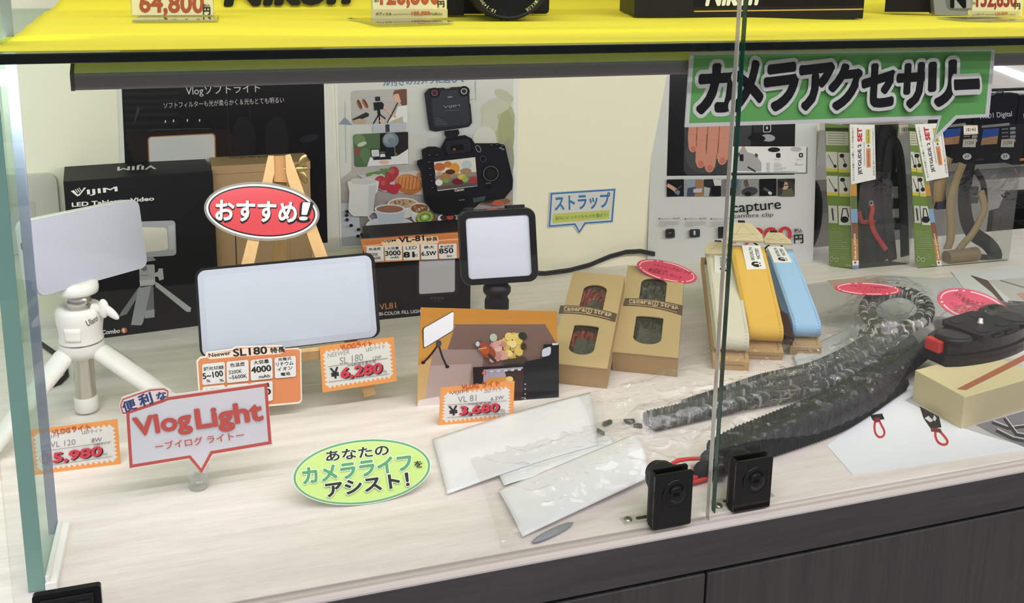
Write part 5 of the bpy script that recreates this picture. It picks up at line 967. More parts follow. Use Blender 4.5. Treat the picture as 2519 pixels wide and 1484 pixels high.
    s.line([mid(f/12, .16) for f in range(1, 12)], 1.6, '#b8a27c'); s.line([mid(f/12, .86) for f in range(1, 12)], 1.6, '#b8a27c')
    hh = (bez(B_, .5)-bez(A_, .5)).length
    for i, ch in enumerate('Camera'): s.text(ch, mid(.09+.065*i, .72), mid(.148+.065*i, .72), hh*(.5 if ch == 'C' else .4), '#c9b48c', 0.03)
    s.ell(*mid(.54, .5), hh*.42, hh*.36, '#c9b48c', 8); s.ell(*mid(.54, .5), hh*.32, hh*.26, BR, 8); s.text('S', mid(.525, .7), mid(.555, .7), hh*.4, '#c9b48c', 0.03)
    for i, ch in enumerate('Strap'): s.text(ch, mid(.63+.06*i, .72), mid(.683+.06*i, .72), hh*(.5 if ch in 'St' else .4), '#c9b48c', 0.03)
    s.obj('paper_band', t); return F, w_, L, th
Q1 = (0.3154, 0.8086, -0.5361, 0.2676, 0.0568, 0.1596, 0.0246); Q2 = (0.3865, 0.8171, -0.5239, 0.2147, 0.0645, 0.1714, 0.0231)
F1 = window_box(Q1, 'kraft window box with red and grey cord beside the flower photo card', ('#b8303c', '#8d2530'), (((1378, 752), (1440, 748), (1518, 772)), ((1374, 771), (1440, 768), (1513, 792))))
F2 = window_box(Q2, 'kraft window box with black cord, second from the left, red oval on top', ('#2a2c2e', '#4a4d50'), (((1538, 734), (1604, 732), (1680, 752)), ((1533, 752), (1604, 750), (1678, 776))))
riser(F1[0], F1[1], F1[2], 'white wedge propping up the red cord strap box'); riser(F2[0], F2[1], F2[2], 'white wedge propping up the black cord strap box')
# ------------------------------------------------------------------ canvas straps
def canvas_strap(q, label, col, tip, leather_len, tagpx, dark=False, boxth=0.011):
    F, w_, L, th = tilt(q); kt = thing('strap_carton', 'slim kraft carton lying under the ' + label.split(' camera strap')[0] + ' strap', 'box', F.o, 'kraft cartons under the canvas straps')
    b = MB(); b.box(F, (-0.0022, -0.001, 0), (w_+0.0004, L+0.012, boxth), mat('#c09d6e', 0.62)); b.obj('carton_body', kt, bevel=0.0005)
    s = Sheet(F.p(0, 0, boxth+0.0002), F.w, 0.6)
    b = MB(); b.box(F.off(0, 0, boxth), (w_*0.1, 0.003, 0), (w_*0.12, 0.012, 0.00015), mat('#6b5436', 0.6)); b.box(F.off(0, 0, boxth), (w_*0.88, 0.003, 0), (w_*0.9, 0.012, 0.00015), mat('#6b5436', 0.6)); b.box(F.off(0, 0, boxth*0.55), (0.003, -0.0012, 0), (w_-0.004, -0.0009, 0.0006), mat('#6b5436', 0.6)); stick(b, kid(kt, 'carton_body'))
    t = thing('camera_strap', label, 'camera strap', F.p(0, 0, boxth), 'canvas camera straps')
    n0, n1 = boxth+0.0012, th; r_ = (n1-n0)/2; y0 = 0.010+r_; prof = []
    for k in range(11): a = -math.pi/2 - math.pi*k/10; prof.append((y0+r_*math.cos(a)*1.0, n0+r_+r_*math.sin(a)))
    prof = [(L*0.96, n0+0.0004), (L*0.6, n0+0.0002), (L*0.3, n0)] + prof + [(L*0.25, n1+0.0008), (L*0.5, n1+0.0006), (L*0.75, n1), (L*0.93, n1-0.001)]
    canvas = mat(col, 0.8, spec=0.2, bump=0.25, bscale=2200)
    def fn(u, v):
        f = v*(len(prof)-1); i = min(int(f), len(prof)-2); f -= i; a, b_ = prof[i], prof[i+1]; return F.p(u*w_, lerp(a[0], b_[0], f), lerp(a[1], b_[1], f))
    b = MB(); b.surf(fn, 6, 3*(len(prof)-1), canvas); so = b.obj('webbing', t, solid=0.0016)
    st = mat('#%02x%02x%02x' % tuple(int(int(col[1+2*i:3+2*i], 16)*0.78) for i in range(3)), 0.8)
    b = MB()
    for xx in (w_*0.09, w_*0.91):
        k = 0; 
        for i in range(int(0.7*L/0.0026)):
            yy = 0.02+i*0.0026; ff = yy/L; nn = n1 + (0.0008 if ff < .25 else 0.0006 if ff < .6 else 0.0) + 0.0009; b.box(F, (xx-0.00022, yy, nn), (xx+0.00022, yy+0.0015, nn+0.0002), st)
        for i in range(8):
            a = math.pi/2+math.pi*i/9; p = F.p(xx, y0+(r_+0.0010)*math.cos(a), n0+r_+(r_+0.0010)*math.sin(a)); b.ell(Fr(p, F.u, F.v, F.w), 0.0003, 0.0006, 0.0006, st, 6, 4)
    b.obj('stitching', so)
    lea = mat('#d8cba6', 0.6, bump=0.1, bscale=300); y1 = L*(tip or 0.93); y2 = y1+leather_len; wt = w_*0.55
    pts = [(-0.0006, y1), (w_+0.0006, y1), (w_+0.0006, y1+leather_len*0.35), (w_/2+wt/2, y2), (w_/2-wt/2, y2), (-0.0006, y1+leather_len*0.35)]
    b = MB(); b.prism(F.off(0, 0, n1), pts, -0.0014, 0.0016, lea); lo = b.obj('leather_end', t, bevel=0.0006)
    b = MB()
    for a, c in (((w_*.1, y1+.002), (w_*.5, y2-.003)), ((w_*.9, y1+.002), (w_*.5, y2-.003)), ((w_*.1, y1+leather_len*.35), (w_*.9, y1+leather_len*.36)), ((w_*.1, y1+.002), (w_*.9, y1+leather_len*.4)), ((w_*.9, y1+.002), (w_*.1, y1+leather_len*.4))):
        b.cyl(F.p(a[0], a[1], n1+0.0016), F.p(c[0], c[1], n1+0.0016), 0.00022, mat('#b3a67f', 0.7), 6)
    b.obj('stitching', lo)
    b = MB(); b.box(F.off(w_*0.5-0.004, y2-0.002, n1), (0, 0, -0.0016), (0.008, 0.008, 0.0006), mat('#3b2a22', 0.6)); b.obj('strap_tip', t, bevel=0.0005)
    for dx in (0.002, w_-0.004):
        b = MB(); b.tube([F.p(dx, L*0.96, n0), F.p(dx+0.001, L+0.008, n0+0.004), F.p(w_/2, L+0.012, n1-0.003)], 0.0011, mat('#1d1d1f', 0.5), 6); b.obj('cord_loop', t)
    s = Sheet(F.p(0, 0, n1+0.0017), F.w, 0.6); TL, TR, BR, BL = [V(p) for p in tagpx]
    s.base(tagpx, '#ebebe8', 0.0007); pt = lambda a, c: tuple(lerp(lerp(TL, TR, a), lerp(BL, BR, a), c))
    s.text('BROOKLYN', pt(.52, .62), pt(.52, .08), 1, '#1f1f1f', 0.025, tl=pt(.33, .62)); s.text('FACTORY', pt(.84, .57), pt(.84, .12), 1, '#1f1f1f', 0.025, tl=pt(.65, .57))
    c1, c2, c3 = pt(.30, .82), pt(.60, .70), pt(.60, .94); s.poly([pt(.28, .80), pt(.34, .72), pt(.45, .685), pt(.66, .70), pt(.66, .75), pt(.50, .745), pt(.42, .79), pt(.50, .80), pt(.66, .80), pt(.66, .93), pt(.52, .92), pt(.38, .88)], '#1f1f1f'); s.poly([pt(.70, .73), pt(.80, .76), pt(.80, .78), pt(.70, .78)], '#1f1f1f'); s.poly([pt(.70, .84), pt(.80, .86), pt(.78, .9), pt(.70, .88)], '#1f1f1f')
    s.obj('cloth_label', t); return F
FA = canvas_strap((0.4883, 0.7922, -0.4378, 0.2515, 0.0330, 0.1834, 0.0310), 'cream white canvas camera strap, left one of the three', '#dcd8c4', 0.93, 0.026, ((1757, 628), (1798, 632), (1802, 672), (1758, 670)))
FB = canvas_strap((0.5308, 0.8067, -0.3779, 0.4302, 0.0389, 0.1528, 0.0297), 'yellow canvas camera strap, middle one of the three', '#e6bb58', 0.985, 0.032, ((1825, 604), (1870, 604), (1885, 661), (1837, 663)))
FC = canvas_strap((0.5849, 0.8014, -0.3521, 0.3243, 0.0297, 0.1601, 0.0298), 'pale blue canvas camera strap, right one of the three', '#a3cbee', 0.99, 0.022, ((1888, 607), (1928, 607), (1949, 645), (1904, 646)))
p = FB.p(0.0400, 0.012, 0.012); b = MB(); b.prism(Fr(p, FB.u, FB.v, FB.w), [(0, 0), (0.010, -0.004), (0.009, 0.03), (0.002, 0.036)], 0, 0.012, mat('#3c2722', 0.6)); tag(b.obj('strap_tongue', loc=p, bevel=0.002), 'dark brown leather tongue between the yellow and blue straps', 'strap end')
for f, nm in ((FA, 'cream'), (FB, 'yellow'), (FC, 'blue')): riser(f, 0.032, 0.165, 'white wedge propping up the %s strap' % nm)
# ------------------------------------------------------------------ red oval hand-written cards
def red_oval(label, cx, cy, rx, ry, rot, plane, txts, stick=None):
    s = Sheet(*plane, 0.45); s.base(s.ring(cx, cy, rx, ry, rot, 48), '#d04860', 0.0007)
    for a0, a1 in ((100, 150), (160, 162), (172, 235), (246, 248), (258, 325), (335, 337), (-18, 40), (50, 52), (62, 92)):
        k = 1 if a1-a0 > 5 else 0
        pts = s.ring(cx, cy, rx*0.9, ry*0.86, rot, 10, a0, a1)
        if k: s.line(pts, max(2.0, ry*0.085), '#e9c9d0')
        else: s.ell(pts[0][0], pts[0][1], max(2, rx*.035), max(1.4, ry*.055), '#e9c9d0')
    for t_ in txts: s.text(*t_[:6])
    o = hit(cx, cy, *plane); return done(s, label, 'card', 'handwritten_card', o, 'red oval handwritten cards')
IN = '#7a2436'
o2 = F2[0].p(F2[1]*0.75, F2[2]*0.9, F2[3]+0.004); n2 = (F2[0].w*0.95 - F2[0].v*0.31).normalized()
red_oval('red oval handwritten card on the black cord strap box', 1640.5, 667.5, 76, 24, 14, (o2, n2), [('クライミングロープの', (1605, 654), (1698, 676), 7, IN, 0, None), ('レザーの', (1601, 664), (1642, 672), 6, IN, 0, None), ('高品質ストラップ', (1594, 668), (1676, 689), 8, IN, 0, None)])
pA_ = onz(2135, 735, 0.045)
red_oval('flat red oval handwritten card above the grey cord loop', 2135, 711, 82, 15, 3, (pA_, V((0.1, -0.45, 0.9))), [('パラコードで本格的な', (2090, 706), (2185, 711), 4, IN, 0, None), ('ハンドメイド', (2108, 713), (2158, 715), 3.5, IN, 0, None), ('ストラップ', (2118, 720), (2168, 720), 3.5, IN, 0, None)])
# ------------------------------------------------------------------ sheets lying on the counter, right
def flat(name, label, cat, quad, paint, z=0.0006, c='#edf1f6', th=0.0005, group=None):
    s = Sheet((0, 0, z), Z, 0.35, step=2e-5); s.base(quad, c, th); paint(s); return done(s, label, cat, name, onz(quad[0][0], quad[0][1], z-th), group)
def art1(s):
    s.poly([(2225, 985), (2290, 950), (2700, 950), (2700, 1100), (2519, 1098), (2420, 1070), (2345, 1046)], '#b8babd'); s.poly([(2400, 1046), (2560, 1000), (2700, 1000), (2700, 1105), (2519, 1100), (2440, 1068)], '#77797d')
    for pts in (((2440, 1040), (2480, 1055), (2519, 1050)), ((2450, 1060), (2490, 1080), (2540, 1090)), ((2470, 1030), (2500, 1070), (2560, 1080))): s.line(pts, 7, '#2e2f33'); s.line([(x+3, y-5) for x, y in pts], 2.5, '#c9ccd0')
    for x, y in ((2150, 1030), (2276, 1012)):
        s.poly([(x-10, y-8), (x+20, y-12), (x+26, y+2), (x-2, y+6)], '#26272a') if x < 2200 else s.poly([(x-14, y-12), (x+16, y+4), (x+34, y+14), (x+40, y+40), (x+14, y+44), (x-4, y+18)], '#1f2022')
    s.line([(2153, 1036), (2151, 1050), (2152, 1062), (2156, 1071), (2162, 1076), (2169, 1076), (2174, 1072), (2176, 1065), (2174, 1057), (2169, 1048), (2164, 1038)], 5, '#c8323c'); s.poly([(2150, 1030), (2164, 1027), (2166, 1038), (2152, 1041)], '#8a2a33')
    s.line([(2301, 1064), (2301, 1074), (2304, 1083), (2309, 1090), (2316, 1094), (2323, 1095), (2329, 1093), (2331, 1088), (2329, 1082), (2323, 1074), (2313, 1063)], 5.5, '#c8323c'); s.poly([(2290, 1052), (2314, 1056), (2318, 1066), (2290, 1062)], '#6e2a30')
    s.poly([(2274, 1030), (2284, 1024), (2296, 1036), (2288, 1040)], '#d6dade'); s.poly([(2298, 1022), (2304, 1030), (2300, 1038), (2294, 1032)], '#d6dade')
flat('leaflet', 'white leaflet with red loop hooks under the beige box corner', 'leaflet', [(2034, 1096), (2097, 1167), (2700, 1080), (2700, 940), (2240, 950)], art1)
def art2(s):
    s.poly([(1948, 706), (2110, 690), (2150, 760), (2000, 790)], '#b9b6b4'); s.poly([(2035, 690), (2130, 682), (2150, 712), (2060, 720)], '#c7a99a'); s.ell(2160, 692, 26, 10, '#c9a998'); s.line([(2160, 690), (2157, 712)], 4, '#6d4a3c'); s.poly([(2230, 690), (2360, 680), (2420, 720), (2300, 740)], '#c9ccd0'); s.poly([(2100, 770), (2330, 780), (2330, 850), (2110, 850)], '#8f9094'); s.poly([(2290, 790), (2350, 780), (2330, 830), (2300, 820)], '#5a5b5f')
flat('leaflet', 'grey photo leaflet under the cord loop bag', 'leaflet', [(1938, 706), (2150, 676), (2400, 690), (2420, 850), (2020, 800)], art2, 0.0006, '#c3c4c6')
def art3(s):
    s.poly([(2385, 676), (2430, 690), (2470, 740), (2500, 760), (2519, 775), (2490, 775), (2440, 720)], '#5b4636'); s.poly([(2430, 690), (2560, 680), (2560, 760), (2490, 740)], '#c9c7c6'); s.poly([(2480, 740), (2560, 745), (2560, 800), (2470, 780)], '#3a3a3d'); s.poly([(2500, 722), (2560, 715), (2560, 745), (2520, 742)], '#cda490'); s.line([(2460, 690), (2560, 720)], 3, '#7c7a7a')
flat('leaflet', 'pale photo leaflet with a brown strap picture at the right edge', 'leaflet', [(2340, 668), (2620, 652), (2700, 800), (2440, 800)], art3, 0.0012, '#dfe1e4')
# white paper slips in the bags are further below
# ------------------------------------------------------------------ beige box and camera clip
a, b2, c2 = onz(2243, 986), onz(2364, 1057), onz(2545, 1001); d2 = a+(c2-b2)
hB = up_at(2238, 908, a); t = thing('beige_box', 'cream card box with a brown stripe at the right front', 'box', b2)
b = MB(); pts = [a, b2, c2, d2]; b.add(pts+[p+Z*hB for p in pts], [(0, 1, 5, 4), (1, 2, 6, 5), (2, 3, 7, 6), (3, 0, 4, 7), (4, 5, 6, 7), (3, 2, 1, 0)], mat('#d0c599', 0.5)); b.obj('box_body', t, bevel=0.0007)
s = Sheet((0, 0, hB+0.0002), Z, 0.5); s.poly([(2354, 957), (2376, 960), (2560, 868), (2550, 857)], '#a5654a'); stick(s, kid(t, 'box_body'))
u0 = onz(2300, 897, hB); u1 = onz(2520, 838, hB); ax = (u1-u0); LL = ax.length; ax.normalize(); sd = V((-ax.y, ax.x, 0)); F = Fr(u0, ax, sd, Z)
t = thing('camera_clip', 'black camera clip with a silver screw and red button on the cream box', 'camera clip', u0)
def lens_pts(L, wd_, e=0.012, n=10):
    pts = []
    for k in range(n+1): f = k/n; pts.append((lerp(e*0.3, L-e*0.3, f), -wd_*(0.55+0.45*math.sin(math.pi*f)**0.7)/1.0))
    for k in range(n+1): f = 1-k/n; pts.append((lerp(e*0.3, L-e*0.3, f), wd_*(0.55+0.45*math.sin(math.pi*f)**0.7)*0.75))
    return pts
W2 = LL*0.20; o0 = F.off(0, W2*0.22, 0); ab = mat('#19191b', 0.38, coat=0.2)
b = MB(); b.prism(o0, lens_pts(LL, W2), 0.0003, 0.011, ab); b.obj('base_plate', t, bevel=0.002, seg=3)
b = MB(); b.prism(o0.off(LL*.02, 0, 0), lens_pts(LL*.96, W2*.92), 0.0112, 0.0230, mat('#1e1e20', 0.35, coat=0.2)); b.obj('upper_body', t, bevel=0.002, seg=3)
b = MB(); c = o0.p(LL*.5, 0, 0.0231); G = Fr(c, (F.u+F.v*0.06), (F.v-F.u*0.06), Z); q4 = LL*0.22; b.prism(G, [(-q4, -q4*.8), (q4, -q4*.8), (q4*1.05, -q4*.5), (q4*1.05, q4*.6), (q4*.8, q4*.8), (-q4*.8, q4*.8), (-q4*1.05, q4*.5), (-q4*1.05, -q4*.5)], 0, 0.0055, mat('#222224', 0.5)); pl_ = b.obj('release_plate', t, bevel=0.0008)
b = MB(); b.box(G, (-q4*.5, -q4*.86, 0.001), (-q4*.1, -q4*.8, 0.004), M_blk); b.box(G, (q4*.2, -q4*.86, 0.001), (q4*.6, -q4*.8, 0.004), M_blk); stick(b, pl_)
for sx in (-1, 1):
    for sy_ in (-1, 1): b = MB(); b.prism(G.off(sx*q4*.55, sy_*q4*.45, 0.0055), [(q4*.26*math.cos(2*math.pi*k/16), q4*.2*math.sin(2*math.pi*k/16)) for k in range(16)], 0, 0.0006, mat('#2b2b2d', 0.6)); b.obj('rubber_pad', pl_)
b = MB(); b.lathe(G.off(0, -q4*0.05, 0.0055), [(0.0028, 0), (0.0028, 0.0012), (0.0021, 0.0015), (0.0021, 0.0045), (0.0015, 0.005)], M_chrome, 20); b.obj('mount_screw', pl_)
for nm, f, yy in (('clamp_knob', .16, -W2*.25), ('clamp_knob', .87, -W2*.1)):
    b = MB(); r_ = W2*.62; b.lathe(o0.off(LL*f, yy, 0.0231), [(r_*.9, 0), (r_, 0.001), (r_, 0.003), (r_*.85, 0.0042), (r_*.4, 0.0036)], mat('#1c1c1e', 0.3, coat=0.2), 30); b.obj(nm, t)
b = MB(); b.box(o0, (LL*.004, -W2*.30, 0.011), (LL*.06, W2*.30, 0.0232), mat('#c43a34', 0.4)); b.obj('red_button', t, bevel=0.0012)
red_n = V((-0.12, -0.80, 0.60)).normalized(); ro = onz(2395, 800, hB) + Z*0.030 + sd*0.012
red_oval('large red oval handwritten card standing behind the camera clip', 2395, 753.5, 92, 38, 16, (ro, red_n), [('パラシュートコードを', (2343, 728), (2448, 768), 12, IN, .0, None), ('本格的に編んだ', (2362, 741), (2436, 780), 13, IN, .0, None), ('ハンドメイド', (2336, 751), (2394, 771), 10, IN, .0, None), ('ストラップ', (2347, 766), (2404, 783), 11, IN, .0, None)])
# ------------------------------------------------------------------ clear boxes with straps
def clearbox(label, A, B, Cc, topA, ribbon, kind):
    """A back-left, B front vertical edge, Cc front-right base pixels; topA: pixel of the top of the front edge"""
    a, b_, c = onz(*A), onz(*B), onz(*Cc); h = up_at(topA[0], topA[1], b_); d = a+(c-b_)
    t = thing('strap_display_box', label, 'box', b_, 'clear boxes with straps'); pv = glassy('clear_box_plastic', '#eef1ee', 1.2, 0.04, 1.5, 0.02, bump=0.15, bscale=30)
    U1 = (b_-a).normalized(); U2 = (c-b_).normalized(); n1 = U1.cross(Z); n2 = U2.cross(Z)
    b = MB(); w2 = (c-b_).length; Fq = Fr(b_, U2, Z, n2)
    b.add([b_, c, c+Z*h, b_+Z*h], [(0, 1, 2, 3)], pv); b.add([c, d, d+Z*h, c+Z*h], [(0, 1, 2, 3)], pv); b.add([b_+Z*h, c+Z*h, d+Z*h, a+Z*h], [(0, 1, 2, 3)], pv); b.obj('clear_shell', t)
    if kind == 0:
        b = MB(); Fb = Fr(a+n2*-0.0004, U2, Z, n2); b.box(Fb, (0.001, 0.001, 0.0), (w2-0.001, h-0.001, 0.0008), mat('#39452a', 0.5)); b.obj('back_card', t)
    b = MB(); b.box(Fr(a, U1, (d-a).normalized(), Z), (0.0005, 0.001, 0.0003), ((b_-a).length-0.0005, w2-0.002, 0.0012), mat('#3f4a30', 0.5)); b.obj('floor_card', t)
    s = Sheet(b_, n1, 0.4); return t, s, Fq, h, w2, b_, n2, (d-a).normalized(), (b_-a).length
def webbing(t, nm, pts, wid, col, fq, up=None):
    """flat strap through points given in the box frame (u, v, depth)"""
    P = [fq.p(*p) for p in pts]; n = len(P); b = MB(); vs = []
    for i, p in enumerate(P):
        tt = (P[min(i+1, n-1)]-P[max(i-1, 0)]).normalized(); s_ = tt.cross(fq.w).normalized(); vs += [p-s_*wid/2, p+s_*wid/2]
    b.add(vs, [(2*i, 2*i+1, 2*i+3, 2*i+2) for i in range(n-1)], mat(col, 0.8, bump=0.3, bscale=1500), True); return b.obj(nm, t, solid=0.0018)
def curve(pts, k=6):
    out = []; P = [V(p) for p in pts]
    for i in range(len(P)-1):
        p0, p1, p2, p3 = P[max(i-1, 0)], P[i], P[i+1], P[min(i+2, len(P)-1)]
        for j in range(k):
            f = j/k; out.append(0.5*((2*p1)+(p2-p0)*f+(2*p0-5*p1+4*p2-p3)*f*f+(3*p1-p0-3*p2+p3)*f**3))
    out.append(P[-1]); return out
def inbox(fq, x, y, dp):
    p = hit(x, y, fq.p(0, 0, -dp), fq.w)-fq.o; return (p.dot(fq.u), p.dot(fq.v), -dp)
def side_print(s, e, L, R):
    """printing on the green side card; L(y), R(y): x of its left and right edge"""
    s.base([(L(304), 304), (R(308), 308), (R(660), 660), (L(654), 654)], '#66803a', 0.0006)
    X = lambda f, y: lerp(L(y), R(y), f)
    def rq(f0, f1, y0, y1, c): s.poly([(X(f0, y0), y0), (X(f1, y0), y0+1), (X(f1, y1), y1+1), (X(f0, y1), y1)], c)
    rq(.02, .98, 314, 322, '#2e3a20'); rq(.03, .97, 324, 357, '#b7b9a6'); 
    for k in range(5): s.line([(X(.1, 328+6*k), 328+6*k), (X(.85, 329+6*k), 329+6*k)], 1.2, '#5c5f50')
    for y0 in (373, 432):
        rq(.0, .48, y0, y0+44, '#c3c4bb'); rq(.52, 1.0, y0+2, y0+46, '#c3c4bb'); rq(.0, .48, y0+41, y0+49, '#c2b53c'); rq(.52, 1.0, y0+43, y0+51, '#c2b53c')
        s.line([(X(.1, y0+8), y0+8), (X(.35, y0+36), y0+36)], 1.6, '#2d2e2a'); s.ell(X(.38, y0+36), y0+36, 4, 4, '#1d1e1c'); s.ell(X(.68, y0+10), y0+10, 6, 5, '#1d1e1c'); s.line([(X(.7, y0+12), y0+12), (X(.85, y0+34), y0+34)], 1.6, '#2d2e2a'); s.ell(X(.8, y0+34), y0+34, 5, 5, '#1d1e1c')
    rq(.04, .42, 505, 548, '#b7b9b0'); rq(.47, .98, 506, 553, '#c3c4bb'); s.line([(X(.2, 512), 512), (X(.24, 542), 542)], 4, '#3a3b38'); s.ell(X(.72, 540), 540, 10, 8, '#1c1d1c'); s.line([(X(.58, 536), 536), (X(.66, 513), 513), (X(.82, 513), 513), (X(.9, 534), 534)], 2.5, '#1c1d1c')
    for k in range(9): s.line([(X(.05, 570+5*k), 570+5*k), (X(.05+.8*random.uniform(.6, 1.1), 570+5*k), 571+5*k)], 1.1, '#94a578')
    for k in range(3): s.line([(X(.06, 624+5*k), 624+5*k), (X(.7, 625+5*k), 625+5*k)], 1.0, '#94a578')
    s.line(s.ring(X(.12, 636), 636, 4, 5, 0, 12), 1, '#b9c4a3', True); s.line(s.ring(X(.33, 638), 638, 4, 5, 0, 12), 1, '#b9c4a3', True); s.line([(X(.7, 651), 651), (X(.96, 652), 652)], 1, '#b9c4a3')
def front_print(t, fq, L, R, y0, lab):
    s = Sheet(fq.p(0, 0, 0.0005), fq.w, 0.35)
    TL, TR, BR, BL = [V(p) for p in lab]
    s.base([lab[0], lab[1], lab[2], lab[3], (R(455), 455), (R(661), 661), (L(661), 661), (L(450), 450)], '#e4e4e2', 0.0004)
    seg = [(y0, 455, '#7f9250'), (455, 482, '#c08a3c'), (482, 514, '#5c6e3e'), (514, 548, '#7d9fc4'), (548, 588, '#7d5139'), (588, 641, '#b0793a'), (641, 653, '#dfe0dd'), (653, 661, '#6f8fb0')]
    for a, c, col in seg: s.poly([(L(a), a), (R(a), a), (R(c), c), (L(c), c)], col)
    s.ell((L(647)+R(647))/2-1, 646, 2.6, 3, '#b03034')
    X = lambda f, y: lerp(L(y), R(y), f)
    s.text('Made in JAPAN', (X(.78, 638), 638), (X(.74, 576), 576), 1, '#e6dcc8', 0.03, tl=(X(.30, 637), 637))
    TL, TR, BR, BL = [V(p) for p in lab]; s.poly(lab, '#e4e4e2'); pt = lambda a, c: tuple(lerp(lerp(TL, TR, a), lerp(BL, BR, a), c))
    s.text('JETGLIDE 2', pt(.47, .86), pt(.47, .33), 1, '#2b2b2d', 0.03, tl=pt(.30, .87)); s.text('SET', pt(.47, .29), pt(.47, .06), 1, '#b8323e', 0.05, tl=pt(.30, .29))
    s.text('ストラップを短くした際に、テープが余らない！', pt(.14, .95), pt(.14, .05), 1, '#3c3c3e', 0.01, tl=pt(.06, .95)); s.poly([pt(.64, .42), pt(.80, .42), pt(.80, .76), pt(.64, .76)], '#d08a55'); s.text('JETGLIDE 2', pt(.76, .73), pt(.76, .46), 1, '#8a3a2c', 0.02, tl=pt(.68, .73)); s.text('+', pt(.77, .40), pt(.77, .35), 1, '#444444', 0.03, tl=pt(.68, .40)); s.poly([pt(.64, .08), pt(.80, .08), pt(.80, .34), pt(.64, .34)], '#c5bd4e'); s.text('Short Strap', pt(.76, .32), pt(.76, .1), 1, '#4a4a2e', 0.02, tl=pt(.68, .32))
    s.text('取り替え可能、通常ストラップとショートストラップの２本セット', pt(.95, .92), pt(.95, .06), 1, '#55565a', 0.01, tl=pt(.89, .92))
    for k in range(1): s.line([pt(.55, .30), pt(.55, .72)], 0.8, '#8a8a8c')
    s.obj('front_label', t)
# first box: black strap, red ribbon
t, s, fq, h, w2, b_, n2, dd, sd_ = clearbox('clear box with a black strap and red pull tab, green side card', (2040, 655), (2097, 663), (2236, 650), (2088, 306), None, 0)
side_print(s, None, lambda y: 2029+(y-304)*0.0316, lambda y: 2088+(y-308)*0.0256); s.obj('side_card', t)
front_print(t, fq, lambda y: 2088+(y-308)*0.0256, lambda y: 2104+(y-308)*0.024, 308, [(2090, 306), (2151, 307), (2154, 441), (2093, 454)])
I = lambda x, y, dp=0.012: inbox(fq, x, y, dp)
BKs = '#1d1e20'
webbing(t, 'black_strap', curve([I(2172, 640, .016), I(2168, 560, .014), I(2168, 450, .012), I(2172, 350, .010), I(2183, 318, .012), I(2192, 350, .016), I(2190, 440, .02)]), 0.016, BKs, fq)
webbing(t, 'black_strap', curve([I(2196, 640, .012), I(2188, 560, .010), I(2180, 470, .008), I(2184, 390, .006), I(2196, 346, .006), I(2212, 380, .008), I(2220, 470, .01), I(2224, 560, .012), I(2226, 630, .014)]), 0.013, '#242527', fq)
webbing(t, 'black_strap', curve([I(2112, 460, .012), I(2126, 468, .009), I(2145, 520, .008), I(2150, 580, .009), I(2140, 640, .012)]), 0.024, '#1a1d24', fq)
for (x, y, w_, hh) in ((2205, 440, 24, 40), (2200, 500, 30, 30), (2210, 550, 26, 34)): p = inbox(fq, x, y, .014); b = MB(); b.box(fq.off(*p), (-w_/2*5e-4, -hh/2*5e-4, -0.004), (w_/2*5e-4, hh/2*5e-4, 0.003), M_blk); b.obj('buckle', t, bevel=0.001)
webbing(t, 'red_pull_tab', curve([I(2144, 502, .006), I(2146, 520, .004), I(2142, 540, .003), I(2150, 570, .003), I(2166, 595, .003), I(2180, 615, .003)]), 0.0065, '#c23a3a', fq)
webbing(t, 'red_pull_tab', curve([I(2112, 520, .008), I(2120, 545, .006), I(2140, 545, .005), I(2152, 548, .005)]), 0.006, '#a52c2f', fq)
p = inbox(fq, 2143, 500, .004); b = MB(); b.tube([fq.p(p[0]+0.003*math.cos(a), p[1]+0.003*math.sin(a), p[2]) for a in [2*math.pi*k/16 for k in range(16)]], 0.0006, M_chrome, 6, True); b.obj('ring', t)
s = Sheet(fq.p(0, 0, 0.0006), fq.w, 0.4)
def sticker(s, x, y, tx): s.poly([(x, y), (x+35, y), (x+36, y+22), (x+1, y+24)], '#dcd6cc'); s.line([(x, y+2), (x+35, y+1.5)], 1.2, '#b97a6a'); s.line([(x+1, y+21), (x+36, y+20)], 1.2, '#b97a6a'); s.text(tx, (x+7, y+16), (x+30, y+15), 9, '#444444', 0.01)
sticker(s, 2212, 308, '18148'); s.obj('price_sticker', t)
# second box: tan strap
t, s, fq, h, w2, b_, n2, dd, sd_ = clearbox('clear box with a tan webbing strap, nearer the wire rack', (2254, 661), (2309, 656), (2482, 641), (2249, 305), None, 1)
# the box leans: its side card follows the photographed edges
side_print(s, None, lambda y: 2236+(y-304)*0.046, lambda y: 2250+(y-308)*0.160); s.obj('side_card', t)
front_print(t, fq, lambda y: 2250+(y-308)*0.160, lambda y: 2264+(y-308)*0.152, 308, [(2250, 306), (2316, 303), (2333, 435), (2278, 446)])
I = lambda x, y, dp=0.012: inbox(fq, x, y, dp); TAN = '#a68f6c'
webbing(t, 'tan_strap', curve([I(2330, 385, .012), I(2316, 420, .012), I(2310, 470, .013), I(2312, 500, .014)]), 0.020, '#9a8462', fq)
webbing(t, 'tan_strap', curve([I(2368, 402, .006), I(2350, 450, .006), I(2338, 500, .006), I(2340, 550, .007), I(2338, 590, .008), I(2330, 612, .012)]), 0.0125, TAN, fq)
webbing(t, 'tan_strap', curve([I(2412, 470, .014), I(2422, 510, .011), I(2414, 535, .008), I(2392, 575, .007), I(2372, 598, .008), I(2356, 618, .012)]), 0.0105, TAN, fq)
webbing(t, 'black_strap', curve([I(2400, 420, .016), I(2418, 450, .015), I(2424, 500, .014)]), 0.008, BKs, fq)
webbing(t, 'black_strap', curve([I(2384, 402, .018), I(2374, 460, .018), I(2374, 520, .018), I(2390, 570, .016), I(2430, 600, .012), I(2450, 630, .010), I(2436, 644, .010), I(2410, 642, .012)]), 0.020, BKs, fq)
